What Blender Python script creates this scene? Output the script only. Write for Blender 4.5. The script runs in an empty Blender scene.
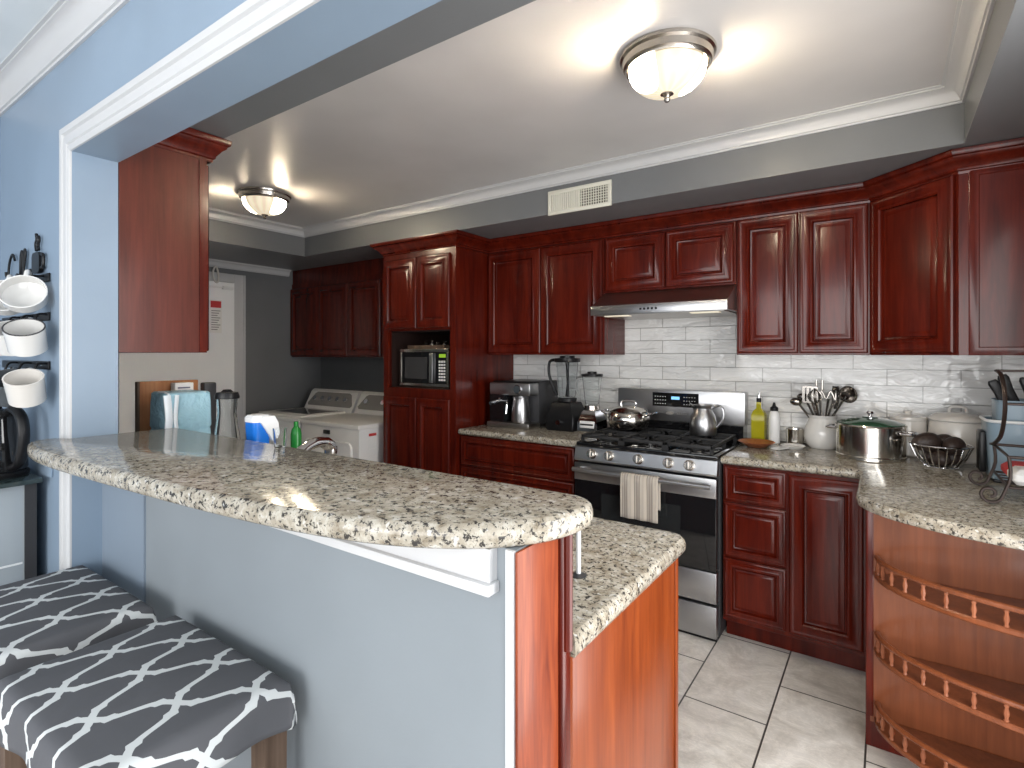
import bpy, bmesh, math, random
from mathutils import Vector, Matrix
random.seed(7)
PI = math.pi
S = bpy.context.scene
C = S.collection

# ------------------------------------------------------------------ camera
cd = bpy.data.cameras.new('camera')
cam = bpy.data.objects.new('camera', cd)
C.objects.link(cam)
cam.location = (0, 0, 1.40)
cam.rotation_euler = (PI / 2, 0, math.radians(34.85))
cd.sensor_fit = 'HORIZONTAL'
cd.sensor_width = 36
cd.lens = 36 * 540 / 1024
cd.shift_y = -30 / 1024
cd.clip_start = .02
S.camera = cam

# ------------------------------------------------------------------ world, exposure, daylight
S.view_settings.view_transform = 'Standard'
S.view_settings.look = 'None'
S.view_settings.gamma = 1
S.view_settings.use_curve_mapping = False
S.view_settings.exposure = 0.15
w = bpy.data.worlds.new('world')
S.world = w
w.use_nodes = True
w.node_tree.nodes['Background'].inputs[0].default_value = (.75, .85, 1, 1)
w.node_tree.nodes['Background'].inputs[1].default_value = 1.0


def area(name, loc, rot, sx, sy, power, col):
    l = bpy.data.lights.new(name, 'AREA')
    l.shape = 'RECTANGLE'
    l.size = sx
    l.size_y = sy
    l.energy = power
    l.color = col
    o = bpy.data.objects.new(name, l)
    o.location = loc
    o.rotation_euler = rot
    C.objects.link(o)
    return o


XR_ = .545
# daylight through the dining room's rear window, plus an added unseen patio-door fill
area('daylight_rear_window', (-.35, -2.56, 1.45), (PI / 2, 0, 0), 3.2, 1.6, 108, (1, .985, .96))
area('added_patio_fill', (1.76, -1.2, 1.1), (PI / 2, 0, PI / 2), 1.7, 2.0, 45, (1, .985, .96))
# unseen side-door light added in the right wall to brighten the kitchen
area('added_side_fill', (XR_ - .012, 1.28, 1.12), (PI / 2, 0, PI / 2), .92, 1.9, 40, (1, .99, .97))
LAMP_E = 26.0      # dome glass
HOOD_E = .3

# ------------------------------------------------------------------ materials


def mat(name, col, rough=.5, metal=0, spec=.5, coat=0, coat_r=.1, trans=0, ior=1.45, emit=None, es=0):
    m = bpy.data.materials.new(name)
    m.use_nodes = True
    b = m.node_tree.nodes['Principled BSDF']
    b.inputs['Base Color'].default_value = (*col, 1)
    b.inputs['Roughness'].default_value = rough
    b.inputs['Metallic'].default_value = metal
    b.inputs['Specular IOR Level'].default_value = spec
    b.inputs['Coat Weight'].default_value = coat
    b.inputs['Coat Roughness'].default_value = coat_r
    b.inputs['Transmission Weight'].default_value = trans
    b.inputs['IOR'].default_value = ior
    if emit:
        b.inputs['Emission Color'].default_value = (*emit, 1)
        b.inputs['Emission Strength'].default_value = es
    return m


class N:
    """small node helper"""

    def __init__(s, m):
        s.t = m.node_tree
        s.b = s.t.nodes['Principled BSDF']

    def n(s, typ, **kw):
        x = s.t.nodes.new(typ)
        for k, v in kw.items():
            if k.startswith('i_'):
                x.inputs[k[2:].replace('_', ' ')].default_value = v
            else:
                setattr(x, k, v)
        return x

    def l(s, a, b):
        s.t.links.new(a, b)

    def coord(s, kind='Object', scale=(1, 1, 1), loc=(0, 0, 0), rot=(0, 0, 0)):
        tc = s.n('ShaderNodeTexCoord')
        mp = s.n('ShaderNodeMapping')
        mp.inputs['Scale'].default_value = scale
        mp.inputs['Location'].default_value = loc
        mp.inputs['Rotation'].default_value = rot
        s.l(tc.outputs[kind], mp.inputs[0])
        return mp.outputs[0]

    def ramp(s, src, stops, interp='LINEAR'):
        r = s.n('ShaderNodeValToRGB')
        r.color_ramp.interpolation = interp
        e = r.color_ramp.elements
        while len(e) < len(stops):
            e.new(.5)
        for k, (p, c) in zip(e, stops):
            k.position = p
            k.color = (*c, 1) if len(c) == 3 else c
        s.l(src, r.inputs[0])
        return r.outputs[0]

    def noise(s, vec, scale, detail=3, rough=.5, dist=0):
        x = s.n('ShaderNodeTexNoise')
        x.inputs['Scale'].default_value = scale
        x.inputs['Detail'].default_value = detail
        x.inputs['Roughness'].default_value = rough
        x.inputs['Distortion'].default_value = dist
        s.l(vec, x.inputs['Vector'])
        return x.outputs[0]

    def mix(s, fac, a, b, mode='MIX'):
        x = s.n('ShaderNodeMix', data_type='RGBA', blend_type=mode)
        for i, v in ((0, fac), (6, a), (7, b)):
            if hasattr(v, 'links'):
                s.l(v, x.inputs[i])
            else:
                x.inputs[i].default_value = v if i == 0 else (*v, 1)
        return x.outputs[2]

    def bump(s, src, strength, dist=.01):
        x = s.n('ShaderNodeBump')
        x.inputs['Strength'].default_value = strength
        x.inputs['Distance'].default_value = dist
        s.l(src, x.inputs['Height'])
        s.l(x.outputs[0], s.b.inputs['Normal'])

    def m(s, op, a, b=None, c=None):
        x = s.n('ShaderNodeMath', operation=op)
        for i, v in enumerate((a, b, c)):
            if v is None:
                continue
            if hasattr(v, 'links'):
                s.l(v, x.inputs[i])
            else:
                x.inputs[i].default_value = v
        return x.outputs[0]


def wood(name, dark, mid, light, rough=.3, coat=.35, scale=1.0, coat_r=.16):
    m = mat(name, mid, rough, coat=coat, coat_r=coat_r, spec=.27)
    k = N(m)
    v = k.coord(scale=(9 * scale, 9 * scale, .9 * scale))
    a = k.noise(v, 2.2, 4, .6, .6)
    col = k.ramp(a, [(.25, dark), (.5, mid), (.78, light)])
    v2 = k.coord(scale=(120 * scale, 120 * scale, 5 * scale))
    f = k.noise(v2, 1, 2, .5)
    g = k.ramp(f, [(.3, (.72, .70, .70)), (.6, (1, 1, 1))])
    col = k.mix(.55, col, g, 'MULTIPLY')
    k.l(col, k.b.inputs['Base Color'])
    return m


M = {}
M['cherry'] = wood('cherry_wood', (.038, .0032, .0017), (.080, .0068, .0026), (.128, .0125, .0042), rough=.26, coat=.12, coat_r=.1)
M['cherry_side'] = wood('cherry_side_veneer', (.062, .011, .006), (.092, .0165, .009), (.12, .023, .012), rough=.36, coat=.12)
M['cherry_end'] = wood('cherry_lit_copy', (.115, .020, .0045), (.185, .036, .007), (.25, .055, .011), rough=.34, coat=.2)  # same cherry, strong light on the end panel put into its colour
M['cherry_post'] = wood('cherry_solid_end', (.125, .018, .006), (.235, .043, .011), (.33, .076, .022), rough=.42, coat=.15, scale=2.2)
M['shelf_wood'] = wood('shelf_wood', (.13, .036, .013), (.18, .052, .019), (.23, .068, .026), rough=.36, coat=.25)
M['spindle_wood'] = wood('spindle_wood', (.17, .05, .022), (.24, .08, .038), (.31, .11, .052), rough=.4, coat=.2)
M['cabinet_inside'] = mat('cabinet_inside', (.02, .008, .006), .6)
M['stool_wood'] = wood('stool_wood', (.05, .03, .02), (.10, .065, .045), (.16, .11, .08), rough=.55, coat=0)
M['board_wood'] = wood('board_wood', (.25, .09, .03), (.36, .15, .06), (.45, .22, .1), rough=.55, coat=0)
M['bowl_wood'] = wood('bowl_wood', (.22, .06, .02), (.33, .1, .035), (.4, .15, .05), rough=.4, coat=.2, scale=3)


def paint(name, col, rough=.45, bump=.04, var=.05):
    m = mat(name, col, rough, spec=.4)
    k = N(m)
    v = k.coord()
    a = k.noise(v, 3, 2)
    c = k.ramp(a, [(.3, tuple(x * (1 - var) for x in col)), (.7, tuple(min(1, x * (1 + var)) for x in col))])
    k.l(c, k.b.inputs['Base Color'])
    k.bump(k.noise(k.coord(), 140, 2), bump, .004)
    return m


M['blue_paint'] = paint('blue_wall_paint', (.225, .295, .38), .38)
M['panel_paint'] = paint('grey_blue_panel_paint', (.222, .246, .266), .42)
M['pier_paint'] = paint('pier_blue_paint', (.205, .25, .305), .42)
M['grey_paint'] = paint('charcoal_grey_wall_paint', (.165, .170, .175), .36)
M['ceiling_paint'] = paint('ceiling_paint', (.56, .54, .53), .36)
M['near_ceiling'] = paint('white_ceiling_paint', (.72, .76, .78), .5)
M['trim_white'] = paint('white_trim_paint', (.54, .54, .545), .32, .01, .02)
M['door_white'] = paint('white_door_paint', (.88, .885, .89), .35, .01, .02)

# granite
m = mat('speckled_granite', (.6, .55, .46), .13, spec=.42)
k = N(m)
v = k.coord()
base = k.ramp(k.noise(v, 34, 5, .65), [(.32, (.19, .155, .11)), (.46, (.33, .295, .235)), (.62, (.46, .43, .37))])
base = k.mix(k.ramp(k.noise(k.coord(loc=(3, 1, 7)), 75, 4, .65), [(.50, (0, 0, 0)), (.62, (.7, .7, .7))]), base, (.30, .265, .21))
base = k.mix(k.ramp(k.noise(k.coord(loc=(8, 5, 2)), 95, 4, .7, .3), [(.545, (0, 0, 0)), (.585, (1, 1, 1))]), base, (.04, .036, .033))
base = k.mix(k.ramp(k.noise(k.coord(loc=(1, 9, 4)), 210, 3, .7), [(.61, (0, 0, 0)), (.67, (.85, .85, .85))]), base, (.06, .055, .05))
base = k.mix(k.ramp(k.noise(k.coord(loc=(5, 2, 9)), 55, 3, .6), [(.62, (0, 0, 0)), (.68, (.6, .6, .6))]), base, (.66, .65, .62))
k.l(base, k.b.inputs['Base Color'])
M['granite'] = m

# floor tile
m = mat('grey_stone_floor_tile', (.5, .47, .43), .33)
k = N(m)
tc = k.n('ShaderNodeTexCoord')
sx = k.n('ShaderNodeSeparateXYZ')
k.l(tc.outputs['Object'], sx.inputs[0])
cb = k.n('ShaderNodeCombineXYZ')
k.l(k.m('ADD', sx.outputs[1], -2.22 + .295 + 5.9), cb.inputs[0])
k.l(k.m('ADD', sx.outputs[0], .685 + 6.2), cb.inputs[1])
br = k.n('ShaderNodeTexBrick')
br.offset = .5
k.l(cb.outputs[0], br.inputs['Vector'])
br.inputs['Scale'].default_value = 1
br.inputs['Mortar Size'].default_value = .0035
br.inputs['Mortar Smooth'].default_value = .1
br.inputs['Brick Width'].default_value = .59
br.inputs['Row Height'].default_value = .31
br.inputs['Color1'].default_value = (.9, .9, .9, 1)
br.inputs['Color2'].default_value = (1, 1, 1, 1)
v = k.coord(scale=(1, 1, 1))
st = k.ramp(k.noise(v, 4.5, 7, .68, 1.6), [(.3, (.46, .425, .385)), (.5, (.63, .595, .55)), (.66, (.76, .73, .69))])
vein = k.ramp(k.noise(k.coord(scale=(6, 16, 1), rot=(0, 0, .6)), 1.6, 6, .7, 1.2), [(.46, (1, 1, 1)), (.5, (1.25, 1.24, 1.22)), (.54, (1, 1, 1))])
st = k.mix(.6, st, vein, 'MULTIPLY')
st = k.mix(1, st, br.outputs['Color'], 'MULTIPLY')
st = k.mix(br.outputs['Fac'], st, (.05, .045, .04))
k.l(st, k.b.inputs['Base Color'])
k.bump(k.m('SUBTRACT', 1, br.outputs['Fac']), .4, .003)
M['floor_tile'] = m

# wall tile: hand-made glossy white subway tile
m = mat('glossy_white_subway_tile', (.72, .70, .67), .10, coat=.6, coat_r=.05)
k = N(m)
tc = k.n('ShaderNodeTexCoord')
sx = k.n('ShaderNodeSeparateXYZ')
k.l(tc.outputs['Object'], sx.inputs[0])
cb = k.n('ShaderNodeCombineXYZ')
k.l(k.m('ADD', k.m('ADD', sx.outputs[0], k.m('MULTIPLY', sx.outputs[1], -1)), 10.03), cb.inputs[0])
k.l(k.m('ADD', sx.outputs[2], -1.403 + 1.66), cb.inputs[1])
br = k.n('ShaderNodeTexBrick')
br.offset = .5
k.l(cb.outputs[0], br.inputs['Vector'])
br.inputs['Scale'].default_value = 1
br.inputs['Mortar Size'].default_value = .0018
br.inputs['Mortar Smooth'].default_value = .3
br.inputs['Brick Width'].default_value = .295
br.inputs['Row Height'].default_value = .083
br.inputs['Color1'].default_value = (.70, .69, .67, 1)
br.inputs['Color2'].default_value = (.76, .75, .73, 1)
br.inputs['Mortar'].default_value = (.36, .345, .33, 1)
k.l(br.outputs['Color'], k.b.inputs['Base Color'])
wav = k.noise(k.coord(scale=(5, 5, 16)), 1.0, 3, .55, .8)
hgt = k.m('ADD', k.m('MULTIPLY', wav, .9), k.m('MULTIPLY', br.outputs['Fac'], -.35))
k.bump(hgt, 1.0, .034)
M['wall_tile'] = m

# metals etc
def brushed(name, col, rough, sc=(2, 2, 300)):
    m = mat(name, col, rough, 1)
    k = N(m)
    a = k.noise(k.coord(scale=sc), 1, 2)
    k.l(k.ramp(a, [(.3, (rough * .92,) * 3), (.7, (rough * 1.08,) * 3)]), k.b.inputs['Roughness'])
    return m


M['steel'] = brushed('brushed_stainless_steel', (.46, .46, .47), .33)
M['steel_dark'] = brushed('hood_stainless_steel', (.42, .40, .38), .33)
M['pot_steel'] = brushed('polished_pot_steel', (.66, .63, .58), .17, (300, 300, 2))
M['chrome'] = mat('chrome', (.78, .78, .80), .08, 1)
M['utensil_steel'] = mat('worn_utensil_steel', (.30, .28, .26), .2, 1)
M['nickel'] = mat('satin_nickel', (.55, .51, .46), .24, 1)
M['black'] = mat('black_plastic', (.009, .009, .010), .32, spec=.28)
M['black_gloss'] = mat('black_glass', (.008, .008, .009), .06, coat=.5, coat_r=.03)
M['iron'] = mat('black_cast_iron', (.016, .016, .017), .55)
M['wrought'] = mat('wrought_iron', (.035, .022, .018), .42, .4)
M['dark_grey'] = mat('dark_grey_plastic', (.04, .04, .043), .4, spec=.3)
M['grey_plastic'] = mat('mid_grey_plastic', (.24, .23, .22), .38)
M['white_enamel'] = mat('white_enamel', (.78, .77, .76), .25, coat=.4)
M['washer_top'] = mat('washer_top_enamel', (.80, .78, .75), .28, coat=.3)
M['ceramic'] = mat('white_glazed_ceramic', (.66, .65, .63), .15, coat=.4)
M['ceramic_cream'] = mat('cream_glazed_ceramic', (.66, .63, .59), .2, coat=.4)
M['grey_ceramic'] = mat('charcoal_glazed_ceramic', (.09, .10, .11), .25, coat=.3)
M['glass'] = mat('clear_glass', (.97, .985, .985), .0, trans=1, ior=1.12)
M['jar_plastic'] = mat('clear_jar_plastic', (.92, .94, .95), .02, trans=1, ior=1.12)
M['oil'] = mat('olive_oil', (.5, .45, .02), .1, trans=.35, ior=1.3)
M['blue_plastic'] = mat('blue_plastic', (.01, .16, .62), .25)
M['green_plastic'] = mat('green_plastic', (.015, .20, .03), .25)
M['white_plastic'] = mat('white_plastic', (.8, .8, .8), .3)
M['paper'] = mat('white_paper', (.82, .81, .79), .7)
M['red'] = mat('red_print', (.55, .04, .04), .6)
M['ink'] = mat('dark_print', (.10, .10, .16), .6)
M['tub'] = mat('blue_grey_enamel', (.22, .30, .37), .35, coat=.2)
M['rim_white'] = mat('white_enamel_rim', (.72, .74, .75), .3)
M['avocado'] = mat('dark_avocado_skin', (.035, .022, .018), .42)
k = N(M['avocado'])
k.bump(k.noise(k.coord(), 170, 2), .6, .004)
M['yellow'] = mat('yellow_pack', (.75, .45, .02), .4)
M['vent_cream'] = mat('cream_vent_paint', (.68, .66, .57), .4)
M['vent_dark'] = mat('vent_shadow_gap', (.07, .06, .04), .7)
M['lcd'] = mat('lit_display', (.02, .05, .1), .3, emit=(.25, .6, 1), es=1.2)
M['lcd_green'] = mat('lit_green_display', (.05, .1, .02), .3, emit=(.6, 1, .05), es=.35)
M['dome'] = mat('lit_dome_glass', (.5, .46, .38), .3)
k = N(M['dome'])
tc = k.n('ShaderNodeTexCoord')
sx = k.n('ShaderNodeSeparateXYZ')
k.l(tc.outputs['Object'], sx.inputs[0])
ang = k.m('ARCTAN2', sx.outputs[1], sx.outputs[0])
fl = k.m('MULTIPLY', k.m('ADD', k.m('SINE', k.m('MULTIPLY', ang, 14)), 1), .5)
zz = k.m('MULTIPLY_ADD', sx.outputs[2], -9, -.35)
# two bulbs behind the pressed glass: brighter where the glass is close to a bulb
def bulb(bx, by):
    v = k.n('ShaderNodeVectorMath', operation='DISTANCE')
    k.l(tc.outputs['Object'], v.inputs[0])
    v.inputs[1].default_value = (bx, by, -.05)
    return k.m('POWER', k.m('MAXIMUM', k.m('SUBTRACT', 1, k.m('MULTIPLY', v.outputs['Value'], 11.5)), 0), 1.3)
bb = k.m('ADD', bulb(-.05, -.06), bulb(.06, .04))
st = k.m('ADD', k.m('MULTIPLY', bb, 27.0), .024)
st = k.m('MULTIPLY', st, k.m('MULTIPLY_ADD', fl, .35, .8))
k.l(k.m('MULTIPLY', st, LAMP_E), k.b.inputs['Emission Strength'])
k.b.inputs['Emission Color'].default_value = (1, .84, .60, 1)
M['dome_ring'] = M['nickel']
M['hood_lamp'] = mat('hood_lamp_lens', (.9, .85, .7), .3, emit=(1, .85, .6), es=HOOD_E)
M['wrap'] = mat('pale_blue_foil_wrap', (.34, .56, .66), .25, spec=.5)
k = N(M['wrap'])
k.bump(k.noise(k.coord(scale=(1, 1, 1)), 14, 4, .6, .5), .7, .03)
M['tape'] = mat('shiny_white_tape', (.75, .80, .84), .15)
M['strap_white'] = mat('pale_seam_paint', (.42, .5, .55), .4)

# striped towel
m = mat('striped_linen_towel', (.5, .45, .4), .85)
k = N(m)
tc = k.n('ShaderNodeTexCoord')
sx = k.n('ShaderNodeSeparateXYZ')
k.l(tc.outputs['UV'], sx.inputs[0])
fr = k.m('FRACT', k.m('MULTIPLY', sx.outputs[0], 3.0))
cc = k.ramp(fr, [(0, (.52, .46, .39)), (.12, (.52, .46, .39)), (.16, (.12, .10, .09)), (.22, (.48, .43, .37)), (.36, (.30, .26, .23)), (.5, (.5, .45, .39)), (.58, (.26, .22, .2)), (.66, (.55, .5, .43)), (.86, (.42, .37, .32)), (.95, (.52, .46, .39))])
k.l(cc, k.b.inputs['Base Color'])
k.bump(k.noise(k.coord(), 400, 2), .25, .002)
M['towel'] = m

# trellis fabric
m = mat('grey_trellis_fabric', (.1, .1, .1), .75, spec=.25)
k = N(m)
tc = k.n('ShaderNodeTexCoord')
sx = k.n('ShaderNodeSeparateXYZ')
k.l(tc.outputs['UV'], sx.inputs[0])
P_ = k.m('ADD', k.m('DIVIDE', sx.outputs[0], .15), k.m('DIVIDE', sx.outputs[1], .218))
Q_ = k.m('SUBTRACT', k.m('DIVIDE', sx.outputs[1], .218), k.m('DIVIDE', sx.outputs[0], .15))


def wob(a, other):
    s1 = k.m('MULTIPLY', k.m('SINE', k.m('MULTIPLY', other, 2 * PI)), .065)
    p = k.m('ADD', a, s1)
    d = k.m('ABSOLUTE', k.m('SUBTRACT', k.m('FRACT', p), .5))
    # thicken with little points midway between the crossings
    mid = k.m('ABSOLUTE', k.m('SUBTRACT', k.m('FRACT', k.m('ADD', other, .5)), .5))
    tip = k.m('MULTIPLY', k.m('MAXIMUM', k.m('SUBTRACT', .07, k.m('ABSOLUTE', k.m('SUBTRACT', mid, .25))), 0), .55)
    wdt = k.m('ADD', .052, tip)
    return k.m('GREATER_THAN', wdt, k.m('SUBTRACT', .5, k.m('ABSOLUTE', d)))


ln = k.m('MAXIMUM', wob(P_, Q_), wob(Q_, P_))
k.l(k.mix(ln, (.095, .096, .105), (.58, .60, .60)), k.b.inputs['Base Color'])
k.bump(k.noise(k.coord(), 9, 3, .5, .4), .3, .012)
M['trellis'] = m


# ------------------------------------------------------------------ geometry helpers
class MB:
    def __init__(s):
        s.bm = bmesh.new()
        s.T = Matrix()

    def v(s, p):
        return s.bm.verts.new(s.T @ Vector(p))

    def box(s, x0, x1, y0, y1, z0, z1, b=0, seg=2):
        vs = [s.v((x, y, z)) for z in (z0, z1) for y in (y0, y1) for x in (x0, x1)]
        fs = [s.bm.faces.new([vs[i] for i in q]) for q in ((0, 2, 3, 1), (4, 5, 7, 6), (0, 1, 5, 4), (2, 6, 7, 3), (0, 4, 6, 2), (1, 3, 7, 5))]
        if b > 0:
            es = list({e for f in fs for e in f.edges})
            bmesh.ops.bevel(s.bm, geom=es, offset=b, segments=seg, profile=.5, affect='EDGES')
        return s

    def ring(s, pts):
        return [s.v(p) for p in pts]

    def bridge(s, a, b, closed=True):
        n = len(a)
        for i in range(n if closed else n - 1):
            j = (i + 1) % n
            try:
                s.bm.faces.new((a[i], a[j], b[j], b[i]))
            except ValueError:
                pass

    def cap(s, r):
        try:
            s.bm.faces.new(r)
        except ValueError:
            pass

    def lathe(s, prof, n=32, c=(0, 0, 0), capped=True, sx=1, sy=1):
        rings = []
        for r, z in prof:
            if r < 1e-6:
                rings.append([s.v((c[0], c[1], c[2] + z))])
            else:
                rings.append([s.v((c[0] + sx * r * math.cos(2 * PI * i / n), c[1] + sy * r * math.sin(2 * PI * i / n), c[2] + z)) for i in range(n)])
        for a, b in zip(rings, rings[1:]):
            if len(a) == 1 and len(b) == 1:
                continue
            if len(a) == 1:
                for i in range(n):
                    s.bm.faces.new((a[0], b[i], b[(i + 1) % n]))
            elif len(b) == 1:
                for i in range(n):
                    s.bm.faces.new((b[0], a[(i + 1) % n], a[i]))
            else:
                s.bridge(a, b)
        if capped:
            for r in (rings[0], rings[-1]):
                if len(r) > 2:
                    s.cap(r)
        return s

    def tube(s, pts, r, n=8, closed=False, flat=1.0):
        pts = [Vector(p) for p in pts]
        L = len(pts)
        rr = r if isinstance(r, (list, tuple)) else [r] * L
        tang = []
        for i in range(L):
            a = pts[i - 1] if (i > 0 or closed) else pts[0]
            b = pts[(i + 1) % L] if (i < L - 1 or closed) else pts[-1]
            tang.append((b - a).normalized())
        up = Vector((0, 0, 1)) if abs(tang[0].z) < .9 else Vector((1, 0, 0))
        nrm = (up - tang[0] * up.dot(tang[0])).normalized()
        rings = []
        for i in range(L):
            t = tang[i]
            nrm = (nrm - t * nrm.dot(t))
            if nrm.length < 1e-6:
                nrm = t.orthogonal()
            nrm.normalize()
            bn = t.cross(nrm)
            rings.append([s.v(pts[i] + rr[i] * (math.cos(2 * PI * j / n) * nrm + flat * math.sin(2 * PI * j / n) * bn)) for j in range(n)])
        for a, b in zip(rings, rings[1:]):
            s.bridge(a, b)
        if closed:
            s.bridge(rings[-1], rings[0])
        else:
            s.cap(rings[0])
            s.cap(rings[-1])
        return s

    def cyl(s, p0, p1, r0, r1=None, n=20):
        p0, p1 = Vector(p0), Vector(p1)
        return s.tube([p0, p0.lerp(p1, .5), p1], [r0, (r0 + (r1 if r1 is not None else r0)) / 2, r1 if r1 is not None else r0], n)

    def loft(s, outline, levels):
        """outline: closed 2D polygon (counter-clockwise); levels: (inset, z)"""
        rings = []
        n = len(outline)
        for ins, z in levels:
            pts = []
            for i in range(n):
                a, b, c_ = Vector(outline[i - 1]), Vector(outline[i]), Vector(outline[(i + 1) % n])
                d1, d2 = (b - a).normalized(), (c_ - b).normalized()
                n1, n2 = Vector((-d1.y, d1.x)), Vector((-d2.y, d2.x))
                m_ = (n1 + n2)
                m_ = m_ / max(.3, m_.dot(n1)) if m_.length > 1e-6 else n1
                q = b + m_ * ins
                pts.append((q.x, q.y, z))
            rings.append(s.ring(pts))
        for a, b in zip(rings, rings[1:]):
            s.bridge(a, b)
        s.cap(rings[0])
        s.cap(rings[-1])
        return s

    def sweep(s, path, prof, closed=False):
        """path: 2D points; prof: closed loop of (out, z); out is to the right of travel"""
        n = len(path)
        rings = []
        for i in range(n):
            b = Vector(path[i])
            if closed or 0 < i < n - 1:
                d1 = (b - Vector(path[i - 1])).normalized()
                d2 = (Vector(path[(i + 1) % n]) - b).normalized()
            elif i == 0:
                d1 = d2 = (Vector(path[1]) - b).normalized()
            else:
                d1 = d2 = (b - Vector(path[i - 1])).normalized()
            n1, n2 = Vector((d1.y, -d1.x)), Vector((d2.y, -d2.x))
            m_ = n1 + n2
            m_ = m_ / m_.dot(n1)
            rings.append(s.ring([(b.x + m_.x * o, b.y + m_.y * o, z) for o, z in prof]))
        for a, b in zip(rings, rings[1:]):
            s.bridge(a, b)
        if closed:
            s.bridge(rings[-1], rings[0])
        else:
            s.cap(rings[0])
            s.cap(rings[-1])
        return s

    def panel(s, x0, x1, z0, z1, y, prof):
        """raised panel facing -y; prof: (inset, height toward -y)"""
        rings = [s.ring([(x0 + i, y - h, z0 + i), (x1 - i, y - h, z0 + i), (x1 - i, y - h, z1 - i), (x0 + i, y - h, z1 - i)]) for i, h in prof]
        for a, b in zip(rings, rings[1:]):
            s.bridge(a, b)
        s.cap(rings[0])
        s.cap(rings[-1])
        return s

    def ball(s, c, rx, ry=None, rz=None, n=16):
        ry = ry or rx
        rz = rz or rx
        prof = [(math.sin(PI * i / (n // 2)), -math.cos(PI * i / (n // 2))) for i in range(n // 2 + 1)]
        prof[0] = (0, -1)
        prof[-1] = (0, 1)
        T = s.T
        s.T = T @ Matrix.Translation(c) @ Matrix.Diagonal((rx, ry, rz, 1))
        s.lathe(prof, n, capped=False)
        s.T = T
        return s

    def build(s, name, material, parent=None, ang=35, uv=None, loc=None):
        bmesh.ops.recalc_face_normals(s.bm, faces=s.bm.faces)
        me = bpy.data.meshes.new(name)
        s.bm.to_mesh(me)
        s.bm.free()
        for p in me.polygons:
            p.use_smooth = True
        me.set_sharp_from_angle(angle=math.radians(ang))
        me.materials.append(material)
        o = bpy.data.objects.new(name, me)
        C.objects.link(o)
        if parent:
            o.parent = parent
        if loc:
            o.location = loc
        return o


def thing(name, label, cat, loc=(0, 0, 0), rz=0, group=None):
    o = bpy.data.objects.new(name, None)
    o.empty_display_size = .1
    C.objects.link(o)
    o.location = loc
    o.rotation_euler = (0, 0, rz)
    return tag(o, label, cat, group)


def tag(o, label, cat, group=None, kind=None):
    o['label'] = label
    o['category'] = cat
    if group:
        o['group'] = group
    if kind:
        o['kind'] = kind
    return o


def struct(name, mb, material, label, cat, parent=None):
    o = mb.build(name, material, parent)
    o['kind'] = 'structure'
    if parent is None:
        o['label'] = label
        o['category'] = cat
    return o


def copy_thing(o, parent=None):
    c = o.copy()
    C.objects.link(c)
    if parent:
        c.parent = parent
    for ch in list(o.children):
        copy_thing(ch, c)
    return c


def arc(cx, cy, a, b, t0, t1, n):
    return [(cx + a * math.cos(math.radians(t0 + (t1 - t0) * i / n)), cy + b * math.sin(math.radians(t0 + (t1 - t0) * i / n))) for i in range(n + 1)]


def smooth_path(pts, n=8, closed=False):
    """Catmull-Rom through points of any dimension"""
    P = [Vector(p) for p in pts]
    out = []
    L = len(P)
    for i in range(L if closed else L - 1):
        p0 = P[i - 1] if (i > 0 or closed) else P[0]
        p1, p2 = P[i], P[(i + 1) % L]
        p3 = P[(i + 2) % L] if (i + 2 < L or closed) else P[-1]
        for j in range(n):
            t = j / n
            out.append(.5 * ((2 * p1) + (-p0 + p2) * t + (2 * p0 - 5 * p1 + 4 * p2 - p3) * t * t + (-p0 + 3 * p1 - 3 * p2 + p3) * t ** 3))
    if not closed:
        out.append(P[-1])
    return out


# ------------------------------------------------------------------ the room
XL, XR, YB = -4.74, .545, 3.40           # kitchen left / right / back walls
YF0, YF1 = .595, .718                    # dividing wall (dining side / kitchen side)
XJ = -2.08                               # left jamb of the pass-through
ZH, ZS, ZC = 2.03, 2.205, 2.42           # header, soffit, ceiling
XNL, XNR, YR = -2.87, 1.80, -2.60        # dining room left / right / rear

struct('floor', MB().box(-4.9, 2.0, -2.75, 3.55, -.06, 0), M['floor_tile'], 'grey stone-look tile floor laid in running bond', 'floor')
struct('ceiling_kitchen', MB().box(-4.9, .70, YF1, 3.55, ZC, ZC + .06), M['ceiling_paint'], 'satin off-white kitchen ceiling around the dome lights', 'ceiling')
struct('ceiling_near', MB().box(-3.0, 2.0, -2.75, YF1, ZC, ZC + .06), M['near_ceiling'], 'white ceiling of the blue dining side', 'ceiling')
struct('wall_back', MB().box(-4.9, .70, YB, YB + .15, 0, ZC), M['grey_paint'], 'charcoal grey back wall behind the stove and laundry', 'wall')
struct('wall_left', MB().box(XL - .15, XL, YF1, YB, 0, ZC), M['grey_paint'], 'charcoal grey laundry wall beside the white door', 'wall')
struct('wall_right', MB().box(XR, XR + .15, 1.78, YB, 0, ZC).box(XR, XR + .15, YF1, .78, 0, ZC).box(XR, XR + .15, .78, 1.78, 2.10, ZC), M['grey_paint'], 'grey right wall of the kitchen', 'wall')
mb = MB().box(-4.9, XJ, YF0, YF1, 0, ZC).box(XJ, XR, YF0, YF1, ZH, ZC).box(XR, 2.0, YF0, YF1, 0, ZC)
struct('wall_divide', mb, M['blue_paint'], 'blue dividing wall and header around the pass-through', 'wall')
struct('wall_near_left', MB().box(XNL - .12, XNL, YR, YF0, 0, ZC), M['blue_paint'], 'blue side wall left of the mug racks', 'wall')
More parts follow.
